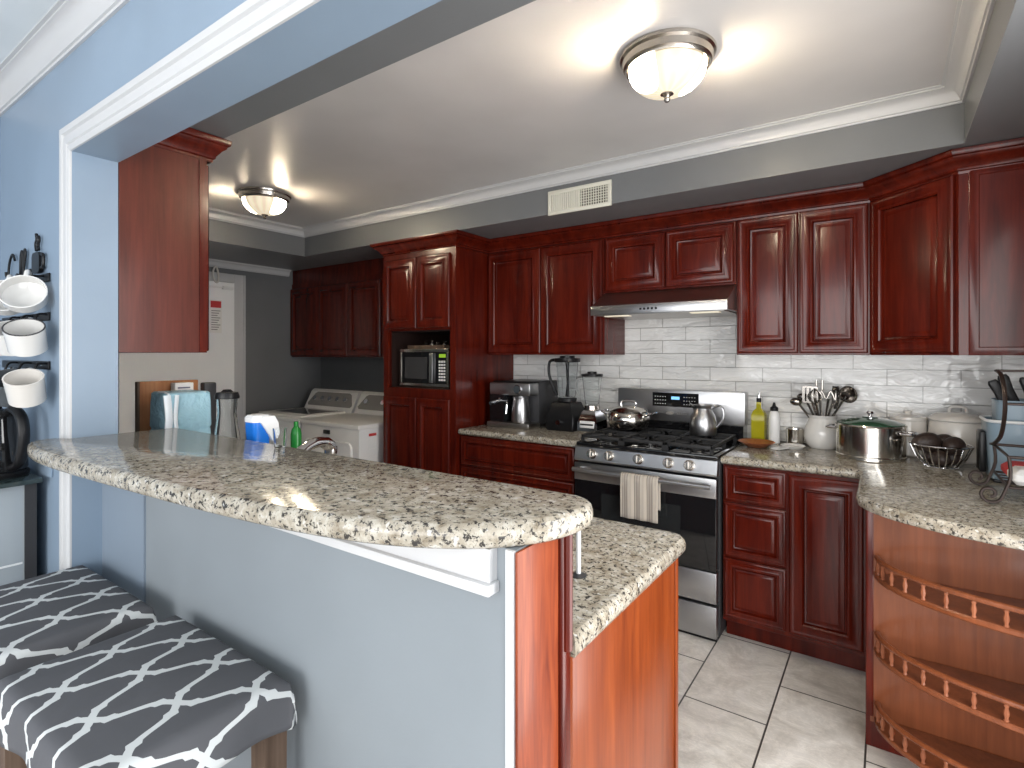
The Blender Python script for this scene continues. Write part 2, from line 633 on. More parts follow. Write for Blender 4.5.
# rear and right walls of the dining side, with a window opening and one for the added patio-door fill
mb = MB().box(-3.0, -2.05, YR - .12, YR, 0, ZC).box(1.35, 2.0, YR - .12, YR, 0, ZC).box(-2.05, 1.35, YR - .12, YR, 0, .6).box(-2.05, 1.35, YR - .12, YR, 2.3, ZC)
struct('wall_near_rear', mb, M['blue_paint'], 'blue rear wall behind the viewer', 'wall')
mb = MB().box(XNR, XNR + .12, YR, -2.1, 0, ZC).box(XNR, XNR + .12, -.3, YF0, 0, ZC).box(XNR, XNR + .12, -2.1, -.3, 2.15, ZC)
struct('wall_near_right', mb, M['blue_paint'], 'blue right wall behind the viewer', 'wall')
# soffits round the raised kitchen ceiling
SX0, SX1, SY0, SY1 = -3.95, .24, 1.04, 2.68
struct('soffit_near', MB().box(XL, XR, YF1, SY0, ZS, ZC), M['grey_paint'], 'dark grey soffit along the blue header', 'soffit')
struct('soffit_back', MB().box(XL, XR, SY1, YB, ZS, ZC), M['grey_paint'], 'grey soffit above the stove wall cabinets', 'soffit')
struct('soffit_left', MB().box(XL, SX0, SY0, SY1, ZS, ZC), M['grey_paint'], 'grey soffit above the laundry door', 'soffit')
struct('soffit_right', MB().box(SX1, XR, SY0, SY1, ZS, ZC), M['grey_paint'], 'grey soffit above the right wall', 'soffit')


def crown_prof(zc, out=.075, h=.06):
    p = [(0, -h), (.008, -h), (.010, -h + .006), (.016, -h + .008)]
    for i in range(1, 6):
        t = i / 6 * PI / 2
        p.append((.016 + (out - .030) * (1 - math.cos(t)), -h + .008 + (h - .020) * math.sin(t)))
    p += [(out - .014, -.012), (out - .010, -.010), (out - .010, -.005), (out, -.004), (out, 0), (0, 0)]
    return [(o, zc + z) for o, z in p]


pth = [(SX0, SY0), (SX1, SY0), (SX1, SY1), (SX0, SY1)]       # travel so that 'right' is inwards
struct('trim_1', MB().sweep(pth[::-1], crown_prof(ZC), True), M['trim_white'], 'white crown moulding round the kitchen ceiling', 'crown moulding')
struct('trim_2', MB().sweep([(XNL, YR), (XNL, YF0), (XNR, YF0)], crown_prof(ZC, .065, .085)), M['trim_white'], 'white crown moulding above the blue header', 'crown moulding')
struct('trim_3', MB().sweep([(XL, SY0 + .02), (XL, YB - .36)], crown_prof(ZS, .05, .06)), M['trim_white'], 'white crown moulding above the laundry door', 'crown moulding')
# casing round the pass-through
cas = [(0, 0), (0, .012), (.008, .020), (.015, .021), (.019, .010), (.024, .009), (.028, .019), (.052, .022), (.056, .011), (.061, .011), (.066, .026), (.085, .028), (.085, 0)]
mb = MB()
for (xa, za, xb, zb, mode) in ((XJ, 0, XJ, ZH, 'v'), (XJ, ZH, XR, ZH, 'h')):
    ra, rb = [], []
    for o, h in cas:
        if mode == 'v':
            ra.append(mb.v((xa - o * .8, YF0 - h * .45, za)))
            rb.append(mb.v((xb - o * .8, YF0 - h * .45, zb + o * .9)))
        else:
            ra.append(mb.v((xa - o * .8, YF0 - h * .45, za + o * .9)))
            rb.append(mb.v((xb + o, YF0 - h * .45, zb + o * .9)))
    mb.bridge(ra, rb)
    mb.cap(ra)
    mb.cap(rb)
struct('trim_4', mb, M['trim_white'], 'white moulded casing round the pass-through', 'casing')

# low wall under the raised bar
PY0, PY1 = .68, .83
struct('wall_peninsula', MB().box(XJ - .01, -.4665, PY0, PY1, 0, 1.0995), M['panel_paint'], 'pale grey blue low wall under the granite bar', 'wall')
struct('wall_pier', MB().box(XJ, -1.77, PY0 - .006, PY0, 0, 1.0995), M['pier_paint'], 'blue painted end of the low wall beside the casing', 'wall')
mb = MB().box(-1.15, -.502, PY0 - .020, PY0, 1.045, 1.0995).box(-1.15, -.496, PY0 - .030, PY0, 1.03, 1.048, .003)
struct('trim_5', mb, M['trim_white'], 'white ledge moulding under the granite bar', 'trim')
struct('trim_6', MB().box(-.482, -.4665, PY0 - .006, PY0, 0, 1.0995), M['trim_white'], 'white corner strip beside the wooden bar end', 'trim')

# tiled splashback
mb = MB().box(-2.345, XR, YB - .012, YB, .905, 1.40).box(-1.46, -.64, YB - .012, YB, 1.40, 1.80).box(XR - .012, XR, 2.4, YB - .012, .905, 1.40)
struct('wall_splashback', mb, M['wall_tile'], 'glossy white subway tile splashback behind the stove', 'splashback')

# white door on the laundry wall
d = struct('door_1', MB().box(XL, XL + .035, 1.63, 2.495, .012, 2.02), M['door_white'], 'plain white door in the laundry wall', 'door')
mb = MB()
mb.box(XL, XL + .022, 2.50, 2.60, 0, 2.10, .004).box(XL, XL + .022, 1.53, 1.625, 0, 2.10, .004).box(XL, XL + .022, 1.625, 2.50, 2.025, 2.10, .004)
mb.box(XL + .02, XL + .03, 2.585, 2.60, 0, 2.10)
struct('door_frame', mb, M['trim_white'], '', '', d)
mb = MB().box(XL + .04, XL + .075, 2.38, 2.47, 1.955, 1.985, .006).tube([(XL + .06, 2.39, 1.97), (XL + .07, 2.20, 1.968), (XL + .05, 2.02, 1.972)], .008, 6)
mb.build('door_closer', M['white_plastic'], d)
n = thing('door_notice', 'white printed notice with red heading taped on the white door', 'notice', (XL + .037, 2.285, 1.58))
MB().box(0, .0012, 0, .10, 0, .28).build('sheet', M['paper'], n)
MB().box(.0012, .002, .006, .094, .215, .272).build('heading', M['red'], n)
mb = MB()
for i in range(9):
    mb.box(.0012, .0018, .012, .088 - .012 * (i % 3), .185 - i * .02, .192 - i * .02)
mb.build('print_lines', M['grey_plastic'], n)
mb = MB()
mb.tube(smooth_path([(0, 0, 0), (0, -.022, -.05), (.004, -.012, -.12), (0, .018, -.13), (0, .022, -.06)], 6, True), .008, 6, True)
o = mb.build('ribbon_loop', M['ceramic_cream'], loc=(XL + .046, 2.33, 2.145))
tag(o, 'beige loop of ribbon hanging over the white door top', 'ribbon')

# ------------------------------------------------------------------ cabinets
DOOR = [(0, 0), (0, .013), (.005, .018), (.011, .019), (.017, .0165), (.022, .0165), (.040, .0185), (.046, .0235), (.054, .0245), (.060, .019), (.063, .004), (.069, .002), (.071, .0085), (.080, .0095), (.090, .0145), (.094, .015)]
DRAW = [(0, 0), (0, .013), (.005, .018), (.010, .019), (.014, .0165), (.026, .0185), (.031, .0225), (.037, .0225), (.041, .006), (.046, .004), (.048, .009), (.060, .016), (.064, .016)]
CROWN = [(0, 0), (.004, 0), (.006, .010), (.014, .014), (.016, .022), (.024, .030), (.038, .044), (.052, .052), (.056, .060), (.066, .064), (.070, .074), (.070, .085), (0, .085)]


def crown(z):
    return [(o, z + h) for o, h in CROWN]


def cab(name, label, cat, x, y, z, W, D, H, doors=(), drawers=(), group=None, toe=0, rz=0, mw=None, wood_='cherry'):
    """front-left-bottom corner at (x,y,z); front faces -y; doors/drawers: (x0,x1,z0,z1) in local frame"""
    t = thing(name, label, cat, (x, y, z), rz, group)
    mb = MB()
    mb.box(0, W, 0, D, toe, H, .0015, 1)
    if toe:
        mb.box(0, W, .075, D, 0, toe + .001)
    mb.build('carcass', M[wood_], t)
    for q in doors:
        MB().panel(*q, -.001, DOOR).build('door', M['cherry'], t)
    for q in drawers:
        MB().panel(*q, -.001, DRAW).build('drawer_front', M['cherry'], t)
    return t


# wall cabinets along the stove wall
UY, UZ, UH = 3.07, 1.395, .72
cab('wall_cabinet', 'two-door cherry wall cabinet between the hood and the microwave tower', 'cabinet', -2.343, UY, UZ, .903, YB - UY - .014, UH,
    [(.010, .442, .012, UH - .012), (.448, .890, .012, UH - .012)])
cab('wall_cabinet', 'short two-door cherry wall cabinet above the range hood', 'cabinet', -1.438, UY, 1.775, .768, YB - UY - .002, UZ + UH - 1.775,
    [(.010, .381, .010, UZ + UH - 1.787), (.387, .758, .010, UZ + UH - 1.787)])
cab('wall_cabinet', 'two-door cherry wall cabinet just right of the range hood', 'cabinet', -.668, UY, UZ, .598, YB - UY - .014, UH + .02,
    [(.008, .296, .010, UH), (.302, .590, .010, UH)])
# corner cabinet with a diagonal door
t = thing('corner_cabinet', 'corner cherry wall cabinet with one diagonal door', 'cabinet', (-.068, UY, UZ))
dx, dy = .300, -.280
ol = [(0, YB - UY - .014), (0, 0), (dx, dy), (XR - .014 + .068, dy), (XR - .014 + .068, YB - UY - .014)]
mb = MB().loft(ol, [(0, 0), (0, UH + .02)])
mb.build('carcass', M['cherry'], t)
L = math.hypot(dx, dy)
a = math.atan2(dy, dx)
mb = MB()
mb.T = Matrix.Rotation(a, 4, 'Z')
mb.panel(.012, L - .012, .010, UH + .004, -.001, DOOR)
mb.build('door', M['cherry'], t)
MB().panel(dx + .03, XR - .014 + .068, .0, UH + .02, dy, [(0, 0), (0, .004), (.004, .006), (.03, .006), (.033, .003)]).build('side_panel', M['cherry'], t)
# crown over the run
o = MB().sweep([(-3.0435, 2.99), (-3.0435, 2.7195), (-2.3465, 2.7195), (-2.3465, UY - .0005), (-.0685, UY - .0005), (-.068 + dx, UY + dy - .0005), (XR - .002, UY + dy - .0005)], crown(UZ + UH + .002)).build('cabinet_crown', M['cherry'])
tag(o, 'cherry crown moulding along the tops of the microwave tower and stove wall cabinets', 'moulding')

# tall tower with the microwave
t = thing('microwave_tower', 'tall cherry cabinet tower holding the microwave beside the dryer', 'cabinet', (-3.043, 2.72, 0))
TW, TD = .696, YB - 2.72 - .001
mb = MB()
mb.box(0, TW, 0, TD, .1, 1.105).box(0, TW, .07, TD, 0, .101).box(0, TW, 0, TD, 1.565, UZ + UH)
mb.box(0, .05, 0, TD, 1.105, 1.565).box(TW - .05, TW, 0, TD, 1.105, 1.565).box(.05, TW - .05, .0, .02, 1.105, 1.16)
mb.build('carcass', M['cherry'], t)
mb = MB().box(.05, TW - .05, .02, TD - .01, 1.105, 1.162).box(.05, TW - .05, TD - .02, TD - .01, 1.162, 1.565).box(.05, .055, .03, TD - .02, 1.162, 1.565).box(TW - .055, TW - .05, .03, TD - .02, 1.162, 1.565).box(.055, TW - .055, .03, TD - .02, 1.558, 1.565)
mb.build('niche_lining', M['cabinet_inside'], t)
for x0, x1 in ((.012, .343), (.350, TW - .045)):
    MB().panel(x0, x1, 1.580, 2.075, -.001, DOOR).build('door', M['cherry'], t)
    MB().panel(x0, x1, .115, 1.095, -.001, DOOR).build('door', M['cherry'], t)

# laundry wall cabinet
t = cab('laundry_cabinet', 'dark cherry three-door wall cabinet above the washer and dryer', 'cabinet', XL + .002, UY, 1.372, 1.68, YB - UY - .002, .66,
        [(.006 + i * .425, .426 + i * .425, .010, .65) for i in range(3)])
MB().box(0, 1.68, .012, .06, .6605, ZS - 1.373).box(0, 1.68, .004, .013, .6605, .70).build('fascia', M['cherry'], t)
MB().panel(1.30, 1.67, .0, .66, -.001, [(0, 0), (0, .012)]).build('filler', M['cherry'], t)

# near cabinet, seen end on
t = thing('end_wall_cabinet', 'cherry wall cabinet seen end-on beside the pass-through', 'cabinet', (-2.98, YF1 + .002, 1.405))
MB().box(0, .90, 0, .275, 0, .735, .0015, 1).build('carcass', M['cherry_side'], t)
MB().box(.899, .905, .252, .278, 0, .735).build('face_edge', M['cherry'], t)
for x0 in (-.445, -.892):
    mb = MB()
    mb.T = Matrix.Translation((0, .276, 0)) @ Matrix.Rotation(PI, 4, 'Z')
    mb.panel(-.892 if x0 == -.892 else -.445, -.449 if x0 == -.892 else -.004, .006, .70, 0, DOOR)
    mb.build('door', M['cherry'], t)
MB().sweep([(.90, -.0), (.90, .297), (0, .297)], [(o * .72, .712 + h) for o, h in CROWN]).build('crown', M['cherry'], t)

# base cabinets, back run
BY, BZ = 2.765, .865
cab('base_cabinet', 'wide two-drawer cherry base cabinet between the tower and the stove', 'cabinet', -2.342, BY, 0, .885, YB - BY - .014, BZ,
    drawers=[(.012, .862, .665, .858), (.012, .862, .392, .655), (.012, .862, .118, .382)], toe=.10)
cab('base_cabinet', 'cherry base cabinet of three drawers and a door right of the stove', 'cabinet', -.664, BY, 0, .590, YB - BY - .014, BZ,
    doors=[(.292, .578, .122, .848)], drawers=[(.010, .280, .690, .855), (.010, .280, .420, .680), (.010, .280, .126, .410)], toe=.10)
t = cab('base_cabinet', 'cherry corner base cabinet behind the curved end shelves', 'cabinet', -.066, 2.315, 0, XR + .064, YB - 2.315 - .014, BZ, toe=0)

# curved end shelf unit
EX, EY, EA, EB = XR - .002, 2.312, .595, .315
t = thing('end_shelf_unit', 'curved open cherry shelf unit ending the right counter', 'shelf unit', (0, 0, 0))
MB().box(EX - EA, EX, EY - .016, EY, .10, .864).build('back_panel', M['shelf_wood'], t)
MB().box(EX - EA - .012, EX - EA + .010, EY - .020, EY + .0025, .12, .864, .002).build('edge_post', M['cherry'], t)
MB().box(EX - .016, EX, EY - EB + .02, EY - .017, .10, .864).build('side_panel', M['shelf_wood'], t)


def ell(a, b, n=40, t0=0, t1=90):
    return [(EX - a * math.cos(math.radians(t0 + (t1 - t0) * i / n)), EY - .017 - b * math.sin(math.radians(t0 + (t1 - t0) * i / n))) for i in range(n + 1)]


for zb in (.615, .350, .105):
    ol = ell(EA - .012, EB - .017) + [(EX - .017, EY - .017)]
    MB().loft(ol, [(.004, zb), (0, zb + .004), (0, zb + .014), (.004, zb + .018)]).build('shelf', M['shelf_wood'], t)
    pa = ell(EA - .020, EB - .025, 40, 3, 89)
    MB().tube([(x, y, zb + .074) for x, y in pa], .0085, 8, flat=1.1).build('gallery_rail', M['shelf_wood'], t)
    for i in range(11):
        x, y = ell(EA - .020, EB - .025, 1000, 3, 89)[int(35 + 930 * i / 10)]
        MB().lathe([(.005, .017), (.007, .020), (.0045, .026), (.0075, .038), (.0075, .044), (.0045, .056), (.007, .062), (.005, .066)], 8, (x, y, zb)).build('spindle', M['spindle_wood'], t)
BULL = [(.010, 0), (.003, .005), (0, .014), (0, .024), (.003, .034), (.010, .0395), (.012, .040)]
# counters
ZT = .905


def counter(name, ol, z0, label, th=.040):
    o = MB().loft(ol, [(i, z0 + z * th / .040) for i, z in BULL]).build(name, M['granite'], ang=50)
    return tag(o, label, 'countertop')


counter('granite_counter', [(-2.340, YB - .014), (-2.340, BY - .03), (-1.4555, BY - .03), (-1.4555, YB - .014)], ZT - .040, 'granite counter under the blenders left of the stove')
el = [(EX - .638 * math.cos(math.radians(t_)), 2.30 - .335 * math.sin(math.radians(t_))) for t_ in range(0, 91, 4)]
counter('granite_counter', [(-.668, YB - .014), (-.668, BY - .03), (-.115, BY - .03), (EX - .638, BY - .06), (EX - .638, 2.45)] + el + [(EX, YB - .014)], ZT - .040,
        'curved granite counter right of the stove carrying pots and canisters')

# peninsula: base cabinet, end panel, lower counter
t = thing('peninsula_cabinet', 'cherry peninsula base cabinet with plain orange-red end panel', 'cabinet', (0, 0, 0))
MB().box(-2.9, -.492, PY1 + .001, 1.43, .1, .864).box(-2.9, -.492, PY1 + .001, 1.37, 0, .101).build('carcass', M['cherry'], t)
mb = MB()
mb.box(-.491, -.468, PY1 + .002, 1.452, 0, .864, .002)
mb.box(-.4685, -.464, PY1 + .002, PY1 + .028, 0, .864, .0015).box(-.4685, -.464, 1.432, 1.4525, 0, .864, .0015)
mb.build('end_panel', M['cherry_end'], t)
t = thing('bar_end_post', 'tall cherry end cap facing the aisle under the granite bar', 'post', (0, 0, 0))
MB().box(-.4655, -.460, PY0 - .004, PY1 - .030, 0, 1.0985, .002).build('flat_board', M['cherry_post'], t)
mb = MB().box(-.4655, -.452, PY1 - .0295, PY1 + .000, .0, 1.0985, .004).tube([(-.452, PY1 - .015, .893), (-.452, PY1 - .015, 1.098)], .010, 10)
mb.build('edge_moulding', M['cherry'], t)
counter('granite_counter', [(-.445, PY1 + .002), (-.445, 1.455), (-.460, 1.480), (-.488, 1.492), (-2.9, 1.492), (-2.9, PY1 + .002)], ZT - .040, 'lower granite counter behind the raised bar', .042)
# raised bar
front = smooth_path([(-2.02, .476), (-1.84, .462), (-1.48, .474), (-1.066, .500), (-.80, .532), (-.63, .577), (-.51, .645), (-.44, .730), (-.418, .82), (-.432, .872), (-.47, .895)], 6)
ol = [(p.x, p.y) for p in front] + [(-2.078, .895), (-2.078, .5935), (-2.13, .5675), (-2.12, .52), (-2.085, .490)]
counter('granite_bar', ol, 1.1, 'raised granite breakfast bar with bowed front edge', .040)

# ------------------------------------------------------------------ stove
SX, SW = -1.452, .780
t = thing('gas_stove', 'stainless gas stove with black cooktop between the cherry base cabinets', 'stove', (SX, 2.70, 0))
MB().box(0, SW, .045, .675, .02, .885).build('body', M['dark_grey'], t)
MB().box(.004, SW - .004, .012, .56, .884, .905, .008).build('cooktop', M['black_gloss'], t)
mb = MB()   # slanted control panel
ra = [mb.v((x, y, z)) for x in (.004,) for y, z in ((.0, .805), (-.006, .815), (.008, .880), (.02, .886), (.05, .886), (.05, .805))]
rb = [mb.v((SW - .004, y, z)) for y, z in ((.0, .805), (-.006, .815), (.008, .880), (.02, .886), (.05, .886), (.05, .805))]
mb.bridge(ra, rb)
mb.cap(ra)
mb.cap(rb)
mb.build('control_panel', M['steel'], t)
for kx in (.112, .214, .379, .539, .645):
    kb = MB()
    kb.T = Matrix.Translation((kx, .000, .848)) @ Matrix.Rotation(math.radians(90 - 10), 4, 'X')
    kb.lathe([(.027, 0), (.027, .006), (.022, .008), (.021, .030), (.018, .033), (0, .033)], 24)
    ko = kb.build('knob', M['nickel'], t)
    kb = MB()
    kb.T = Matrix.Translation((kx, .000, .848)) @ Matrix.Rotation(math.radians(90 - 10), 4, 'X')
    kb.box(-.005, .005, -.020, .020, .032, .040, .002)
    kb.build('knob_grip', M['steel_dark'], ko)
od = MB().box(.006, SW - .006, -.006, .044, .345, .795, .004).build('oven_door', M['black_gloss'], t)
MB().box(.006, SW - .006, -.010, .0, .700, .795, .003).build('door_top_strip', M['steel'], od)
MB().box(.17, .60, -.0075, -.005, .42, .64).build('oven_window', mat('oven_window_glass', (.018, .02, .021), .05, coat=.6), od)
mb = MB().tube([(.02, -.055, .765), (.2, -.058, .765), (.57, -.058, .765), (SW - .02, -.055, .765)], .0125, 12)
for hx in (.045, SW - .045):
    mb.box(hx - .012, hx + .012, -.055, -.008, .755, .775, .003)
mb.build('oven_handle', M['steel'], od)
MB().box(.006, SW - .006, -.006, .044, .190, .340, .004).build('lower_panel', M['steel'], t)
MB().box(.006, SW - .006, -.006, .044, .022, .176, .004).build('storage_drawer', M['steel'], t)
MB().box(.01, SW - .01, .02, .05, .0, .022).build('kick_plate', M['black'], t)
bg = MB().box(0, SW, .600, .680, .985, 1.180, .006).build('backguard', M['steel'], t)
MB().box(.004, SW - .004, .575, .679, .884, .986).build('vent_strip', M['black_gloss'], t)
MB().box(.235, .520, .597, .601, 1.075, 1.160).build('control_display', M['black_gloss'], bg)
MB().box(.355, .405, .595, .5975, 1.12, 1.138).build('clock_readout', M['lcd'], bg)
mb = MB()
for i in range(5):
    for j in range(3):
        for x0 in (.25, .43):
            mb.box(x0 + i * .016, x0 + i * .016 + .006, .5958, .5975, 1.090 + j * .022, 1.0935 + j * .022)
mb.build('touch_keys', M['paper'], bg)
mb = MB()   # small oval maker mark under the display
mb.T = Matrix.Translation((.345, .5995, 1.035)) @ Matrix.Rotation(PI / 2, 4, 'X')
mb.lathe([(.016, 0), (.016, .001)], 20, sx=1.5, sy=.7)
mb.T = Matrix()
for i in range(7):
    mb.box(.385 + i * .011, .393 + i * .011, .5985, 1.0 * .6002, 1.030, 1.040)
mb.build('maker_mark', M['grey_plastic'], bg)
for gx in (.030, .272, .514):       # three cast iron grates
    g = MB()
    x0, x1, y0, y1 = gx, gx + .226, .045, .535
    for (a, b) in (((x0, y0), (x1, y0)), ((x1, y0), (x1, y1)), ((x1, y1), (x0, y1)), ((x0, y1), (x0, y0)), ((x0, .29), (x1, .29))):
        g.box(min(a[0], b[0]) - .006, max(a[0], b[0]) + .006, min(a[1], b[1]) - .006, max(a[1], b[1]) + .006, .928, .944, .002)
    xc = (x0 + x1) / 2
    for yc in (.165, .415):
        for an in range(0, 360, 45):
            c_, s_ = math.cos(math.radians(an)), math.sin(math.radians(an))
            ln_ = .112 if an % 90 == 0 else .145
            g.tube([(xc + .035 * c_, yc + .035 * s_, .938), (xc + ln_ * .95 * c_, yc + ln_ * .8 * s_, .936)], .006, 6)
    for fx, fy in ((x0, y0), (x1, y0), (x0, y1), (x1, y1), (x0, .29), (x1, .29)):
        g.box(fx - .008, fx + .008, fy - .008, fy + .008, .904, .930)
    g.build('grate', M['iron'], t)
for bx, by in ((.143, .165), (.143, .415), (.627, .165), (.627, .415), (.385, .29)):
    MB().lathe([(.048, .904), (.048, .912), (.034, .914), (.034, .922), (.030, .926), (0, .926)], 24, (bx, by, 0)).build('burner', M['iron'], t)

# towel over the oven handle
mb = MB()
uvs = {}
pr_ = []
for i in range(25):
    s_ = i / 24
    if s_ < .45:
        pr_.append((-.0738 - .006 * s_, .555 + s_ / .45 * .205))
    elif s_ < .60:
        a = (s_ - .45) / .15 * PI
        pr_.append((-.058 - .0165 * math.cos(a), .765 + .0165 * math.sin(a)))
    else:
        pr_.append((-.0405 + .01 * (s_ - .6), .76 - (s_ - .6) / .4 * .15))
for sgn in (0, 1):
    pass
rows = []
for y, z in pr_:
    rows.append([mb.v((x_, y + .0035 * math.sin(x_ * 95) * (1 if y < -.058 else .4) * (1 - max(0, (z - .70)) / .09 if z > .70 else 1), z)) for x_ in [i * .2 / 30 for i in range(31)]])
for a, b in zip(rows, rows[1:]):
    mb.bridge(a, b, False)
uvl = mb.bm.loops.layers.uv.new('UVMap')
for f in mb.bm.faces:
    for lp in f.loops:
        lp[uvl].uv = (lp.vert.co.x / .2, lp.vert.co.z)
o = mb.build('dish_towel', M['towel'], loc=(-1.142, 2.70, 0))
md = o.modifiers.new('thick', 'SOLIDIFY')
md.thickness = .003
md.offset = 1
tag(o, 'beige striped dish towel hanging over the oven handle', 'towel')

# ------------------------------------------------------------------ range hood
t = thing('range_hood', 'stainless under-cabinet range hood above the stove', 'range hood', (-1.434, 2.87, 1.625))
HW = .766
prof = [(0, .004), (0, .052), (.19, .148), (YB - 2.87 - .014, .148), (YB - 2.87 - .014, .004)]
mb = MB()
ra = mb.ring([(0, y, z) for y, z in prof])
rb = mb.ring([(HW, y, z) for y, z in prof])
mb.bridge(ra, rb)
mb.cap(ra)
mb.cap(rb)
mb.build('canopy', M['steel_dark'], t, 20)
MB().box(.0, HW, -.004, .004, .0, .054, .002).build('front_lip', M['steel'], t)
mb = MB()
for i in range(5):
    mb.box(.30 + i * .022, .313 + i * .022, -.0065, -.003, .02, .032, .002)
mb.build('push_buttons', M['black'], t)
MB().box(.02, HW - .02, .02, .48, -.002, .004).build('filter_plate', M['steel_dark'], t)
for lx in (.06, .56):
    MB().box(lx, lx + .15, .05, .11, -.006, -.001, .002).build('lamp_lens', M['hood_lamp'], t)

# ------------------------------------------------------------------ ceiling lights
def dome_light(x, y, label):
    t = thing('ceiling_light', label, 'ceiling light', (x, y, ZC), 0, 'dome ceiling lights')
    MB().lathe([(0, 0), (.155, 0), (.160, -.006), (.158, -.014), (.150, -.020), (.146, -.040), (.139, -.044), (.136, -.050), (.128, -.050), (.128, -.044)], 48, capped=False).build('metal_rim', M['nickel'], t)
    pr = [(.128, -.044)]
    for i in range(1, 12):
        a = i / 12 * PI / 2
        pr.append((.128 * math.cos(a) ** .85, -.046 - .088 * math.sin(a)))
    pr.append((.012, -.134))
    MB().lathe(pr, 48, capped=False).build('glass_dome', M['dome'], t)
    MB().lathe([(.0, -.130), (.020, -.130), (.022, -.136), (.012, -.141), (.008, -.148), (.011, -.154), (.007, -.161), (0, -.162)], 20, capped=False).build('finial', M['nickel'], t)
    return t


dome_light(-.618, 1.812, 'lit pressed-glass dome ceiling light nearest the right soffit')
dome_light(-3.255, 1.92, 'lit pressed-glass dome ceiling light at the laundry end')

# vent
t = thing('wall_vent', 'cream louvred air vent on the grey soffit above the range hood', 'vent', (-1.606, SY1 - .001, 2.195))
mb = MB()
for q in ((0, .393, 0, .022), (0, .393, .116, .138), (0, .022, .022, .116), (.371, .393, .022, .116), (.19, .205, .022, .116)):
    mb.box(q[0], q[1], -.012, 0, q[2], q[3], .002)
mb.build('frame', M['vent_cream'], t)
MB().box(.02, .373, -.003, 0, .02, .118).build('backing', M['vent_dark'], t)
mb = MB()
for i in range(12):
    x = .026 + i * .0138
    mb.box(x, x + .0105, -.010, -.004, .022, .116)
mb.build('closed_louvres', M['vent_cream'], t)
mb = MB()
for i in range(11):
    x = .212 + i * .0148
    mb.box(x, x + .0035, -.011, -.004, .022, .116)
for i in range(6):
    mb.box(.205, .371, -.009, -.005, .034 + i * .0145, .0375 + i * .0145)
mb.build('open_louvres', M['vent_cream'], t)

# ------------------------------------------------------------------ laundry machines
def machine(kind, x, label):
    t = thing(kind, label, 'washer' if kind == 'washing_machine' else 'dryer', (x, 2.55, 0))
    W, D = .70, .74
    hz = .885
    MB().box(0, W, .01, D, .03, hz - .03, .008).build('body', M['white_enamel'], t)
    MB().box(-.003, W + .003, 0, D - .02, hz - .035, hz, .012).build('top', M['washer_top'], t)
    mb = MB().box(.02, .06, .03, .07, 0, .031).box(W - .06, W - .02, .03, .07, 0, .031).box(.02, .06, D - .07, D - .03, 0, .031).box(W - .06, W - .02, D - .07, D - .03, 0, .031)
    mb.build('foot', M['black'], t)
    # console with rounded back
    mb = MB()
    pr = [(D - .22, hz - .002), (D - .205, hz + .03), (D - .135, hz + .165), (D - .105, hz + .185), (D - .06, hz + .175), (D - .03, hz + .13), (D, hz + .02), (D, hz - .002)]
    ra = mb.ring([(0.006, y, z) for y, z in pr])
    rb = mb.ring([(W - .006, y, z) for y, z in pr])
    mb.bridge(ra, rb)
    mb.cap(ra)
    mb.cap(rb)
    con = mb.build('console', M['white_enamel'], t, 25)
    mb = MB()
    f = Vector((0, D - .205, hz + .03))
    u = Vector((0, .070, .135)).normalized()
    nn = Vector((0, -.135, .070)).normalized()
    q = [f + u * .01 + nn * .002, f + u * .142 + nn * .002]
    def pt(x, s_):
        p = f + u * (.008 + s_ * .136) + nn * .003
        return (x, p.y, p.z)
    out = [(.05, 0), (W - .05, 0), (W - .03, .15), (W - .09, .9), (W - .12, 1), (.12, 1), (.09, .9), (.03, .15)]
    r = mb.ring([pt(a, b) for a, b in out])
    r2 = mb.ring([tuple(Vector(pt(a, b)) - nn * .004) for a, b in out])
    mb.bridge(r, r2)
    mb.cap(r)
    mb.cap(r2)
    mb.build('control_panel', M['grey_plastic'], con)
    for i in range(5 if kind == 'washing_machine' else 3):
        mb = MB()
        xx = .13 + i * (.11 if kind == 'washing_machine' else .21)
        p = Vector(pt(xx, .5))
        mb.cyl(p, p + nn * .022, .026, .022, 18)
        mb.build('dial', M['chrome'], con)
    if kind == 'washing_machine':
        lid = MB().box(.04, W - .04, .05, D - .25, hz, hz + .014, .006).build('lid', M['washer_top'], t)
        MB().box(.12, W - .12, .16, D - .27, hz + .0135, hz + .0165).build('lid_glass', M['black_gloss'], lid)
    else:
        dr = MB()
        ol = []
        for cx, cz, a0 in ((W - .12, .70, 0), (.12, .70, 90), (.12, .22, 180), (W - .12, .22, 270)):
            for i in range(7):
                a = math.radians(a0 + i * 15)
                ol.append((cx + .05 * math.cos(a), cz + .05 * math.sin(a)))
        r1 = dr.ring([(a, .01, b) for a, b in ol])
        r2 = dr.ring([(a, -.006, b) for a, b in ol])
        r3 = dr.ring([(W / 2 + (a - W / 2) * .97, -.012, .46 + (b - .46) * .97) for a, b in ol])
        dr.bridge(r1, r2)
        dr.bridge(r2, r3)
        dr.cap(r1)
        dr.cap(r3)
        dr.build('door', M['white_enamel'], t)
        MB().box(.30, .37, -.002, .012, .795, .825, .003).build('badge', M['black'], t)
        MB().box(W, W + .0015, .10, .17, .70, .81).build('sticker', M['paper'], t)
        MB().box(W, W + .002, .10, .17, .795, .815).build('sticker_heading', M['red'], t)
    return t


machine('washing_machine', -4.545, 'white top-load washing machine in the laundry corner')
machine('clothes_dryer', -3.825, 'white front-load dryer beside the microwave tower')
o = MB().lathe([(.0, 0), (.019, 0), (.021, .008), (.021, .17), (.017, .19), (.009, .20), (.009, .22), (0, .22)], 24, capped=False).build('detergent_bottle', M['green_plastic'])
o.location = (-1.975, 1.30, ZT + .0005)
tag(o, 'green bottle standing behind the clear glass', 'bottle')
